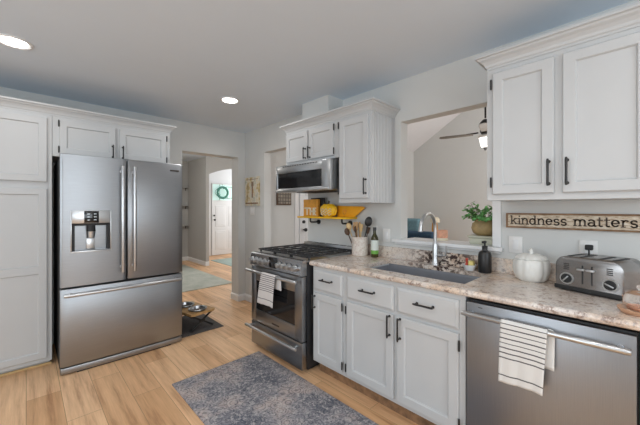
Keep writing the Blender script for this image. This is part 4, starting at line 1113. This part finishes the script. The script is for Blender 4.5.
# ---------------------------------------------------------------- ceramic pumpkin, toaster, cloche
def cpumpkin():
    x, y, z = 2.185, .445, .9185; t = thing('ceramic_pumpkin', 'white lidded ceramic pumpkin jar on the counter left of the toaster', 'jar', (x, y, z))
    MB().lathe([(0, .003), (.062, 0), (.079, .012), (.091, .045), (.095, .080), (.092, .112), (.085, .125), (0, .125)], (x, y, z), 72, lobes=10, amp=.07).build('body', M['pumpkin'], t)
    m = MB(); m.lathe([(0, .1255), (.080, .1255), (.084, .132), (.070, .147), (.04, .158), (0, .160)], (x, y, z), 72, lobes=10, amp=.10)
    ld = m.build('lid', M['pumpkin'], t)
    m = MB(); m.tube([(x, y, z + .158), (x, y, z + .172), (x - .004, y + .006, z + .186)], [.013, .009, .011], 10); m.build('stem_knob', M['pumpkin'], ld)
cpumpkin()
def toaster():
    a = math.atan2(-.077, -.246)       # the front edge runs this way
    loc = Vector((2.017, .178, .9185)); ang = math.atan2(-.046, -.272) + R(90)
    # local frame: +x to the viewer's right along the front, +y away from the viewer
    rz = math.atan2(-.262, -.075)
    t = thing('toaster', 'four-slot brushed steel toaster with two round dials on the countertop', 'toaster', loc, rz=rz)
    hw, dp, h = .140, .245, .178
    # body: rounded arch profile in x, extruded in y
    def prof(k):
        r = .045; pts = [(-hw - .0 + k, .028)]
        pts += [(-hw + k + r - (r) * math.cos(b_), h - k - r + r * math.sin(b_)) for b_ in [i / 8 * math.pi / 2 for i in range(9)]]
        pts += [(hw - k - r + r * math.sin(b_), h - k - r + r * math.cos(b_)) for b_ in [i / 8 * math.pi / 2 for i in range(9)]]
        pts += [(hw - k, .028)]; return pts
    m = MB(); m.rings([[Vector((x, y, z)) for x, z in prof(k)] for k, y in ((.012, 0), (.003, .004), (0, .012), (0, dp - .012), (.003, dp - .004), (.012, dp))])
    m.build('body', M['toaster'], t, local=True)
    m = MB(); m.box(-hw - .002, hw + .002, -.004, dp + .004, .006, .0295, .006)
    for x in (-.11, .11):
        for y in (.03, dp - .03): m.cyl((x, y, 0), (x, y, .008), .012, seg=12)
    m.build('base', M['rubber'], t, local=True)
    for x in (-.099, -.046, .030, .083):
        MB().box(x, x + .022 - .004, .035, dp - .05, h - .001, h + .0015, .0006).build('slot', M['dark'], t, local=True)
    for x in (-.085, .090):
        m = MB(); m.cyl((x, .001, .066), (x, -.004, .066), .031, .030, 28); d = m.build('dial_ring', M['steel2'], t, local=True)
        m = MB(); m.cyl((x, -.004, .066), (x, -.014, .066), .024, .021, 24); k_ = m.build('dial', M['rubber'], d, local=True)
        m = MB(); m.box(x - .003, x + .003, -.018, -.013, .048, .084, .001, M4=Matrix.Translation((x, 0, .066)) @ Matrix.Rotation(R(40 if x < 0 else -65), 4, 'Y') @ Matrix.Translation((-x, 0, -.066))); m.build('pointer', M['steel2'], k_, local=True)
        m = MB()
        for r_ in range(4): m.box(x - .014, x + .010, -.002, .0015, .112 + r_ * .009, .117 + r_ * .009, .0005)
        m.build('button', M['dark'], t, local=True)
    for x in (-.018, .020):
        m = MB(); m.box(x - .003, x + .003, -.0012, .002, .048, .142); m.build('lever_slot', M['dark'], t, local=True)
        m = MB(); m.box(x - .019, x + .014, -.020, -.001, .117, .126, .003); m.build('lever', M['steel2'], t, local=True)
toaster()
t = thing('power_plug', 'black power plug in the outlet behind the toaster', 'plug', (2.30, .195, 1.09))
MB().box(2.292, 2.3208, .176, .212, 1.112, 1.142, .006).build('plug_body', M['rubber'], t)
MB().tube([(2.300, .194, 1.113), (2.303, .194, 1.09), (2.305, .19, 1.06), (2.304, .16, 1.025), (2.303, .11, 1.018)], .004, 8).build('cord', M['rubber'], t)
def cloche():
    x, y, z = 1.81, -.008, .9185
    t = thing('wooden_plate', 'round peach-toned wooden plate on the counter edge at far right', 'plate', (x, y, z))
    MB().lathe([(0, 0), (.058, 0), (.070, .012), (.072, .020), (.064, .018), (.0, .016)], (x, y, z), 36).build('dish', M['peachwood'], t)
    t = thing('glass_cloche', 'small clear glass dome with knob on the wooden plate at right', 'cloche', (x, y, z + .0185))
    zz = z + .0205
    MB().lathe([(.056, 0), (.056, .045), (.048, .062), (.025, .072), (0, .074), (0, .071), (.024, .069), (.046, .059), (.053, .044), (.053, 0), (.056, 0)], (x, y, zz), 36).build('dome', M['jar'], t)
    MB().lathe([(0, .0745), (.008, .075), (.014, .085), (.013, .094), (0, .099)], (x, y, zz), 20).build('knob', M['jar'], t)
    o = MB().lathe([(0, 0), (.030, 0), (.034, .008), (.028, .016), (0, .018)], (x, y, z + .0175), 24).build('pastry', M['peach']); tag(o, 'peach coloured round soap under the glass dome at right', 'soap')
cloche()
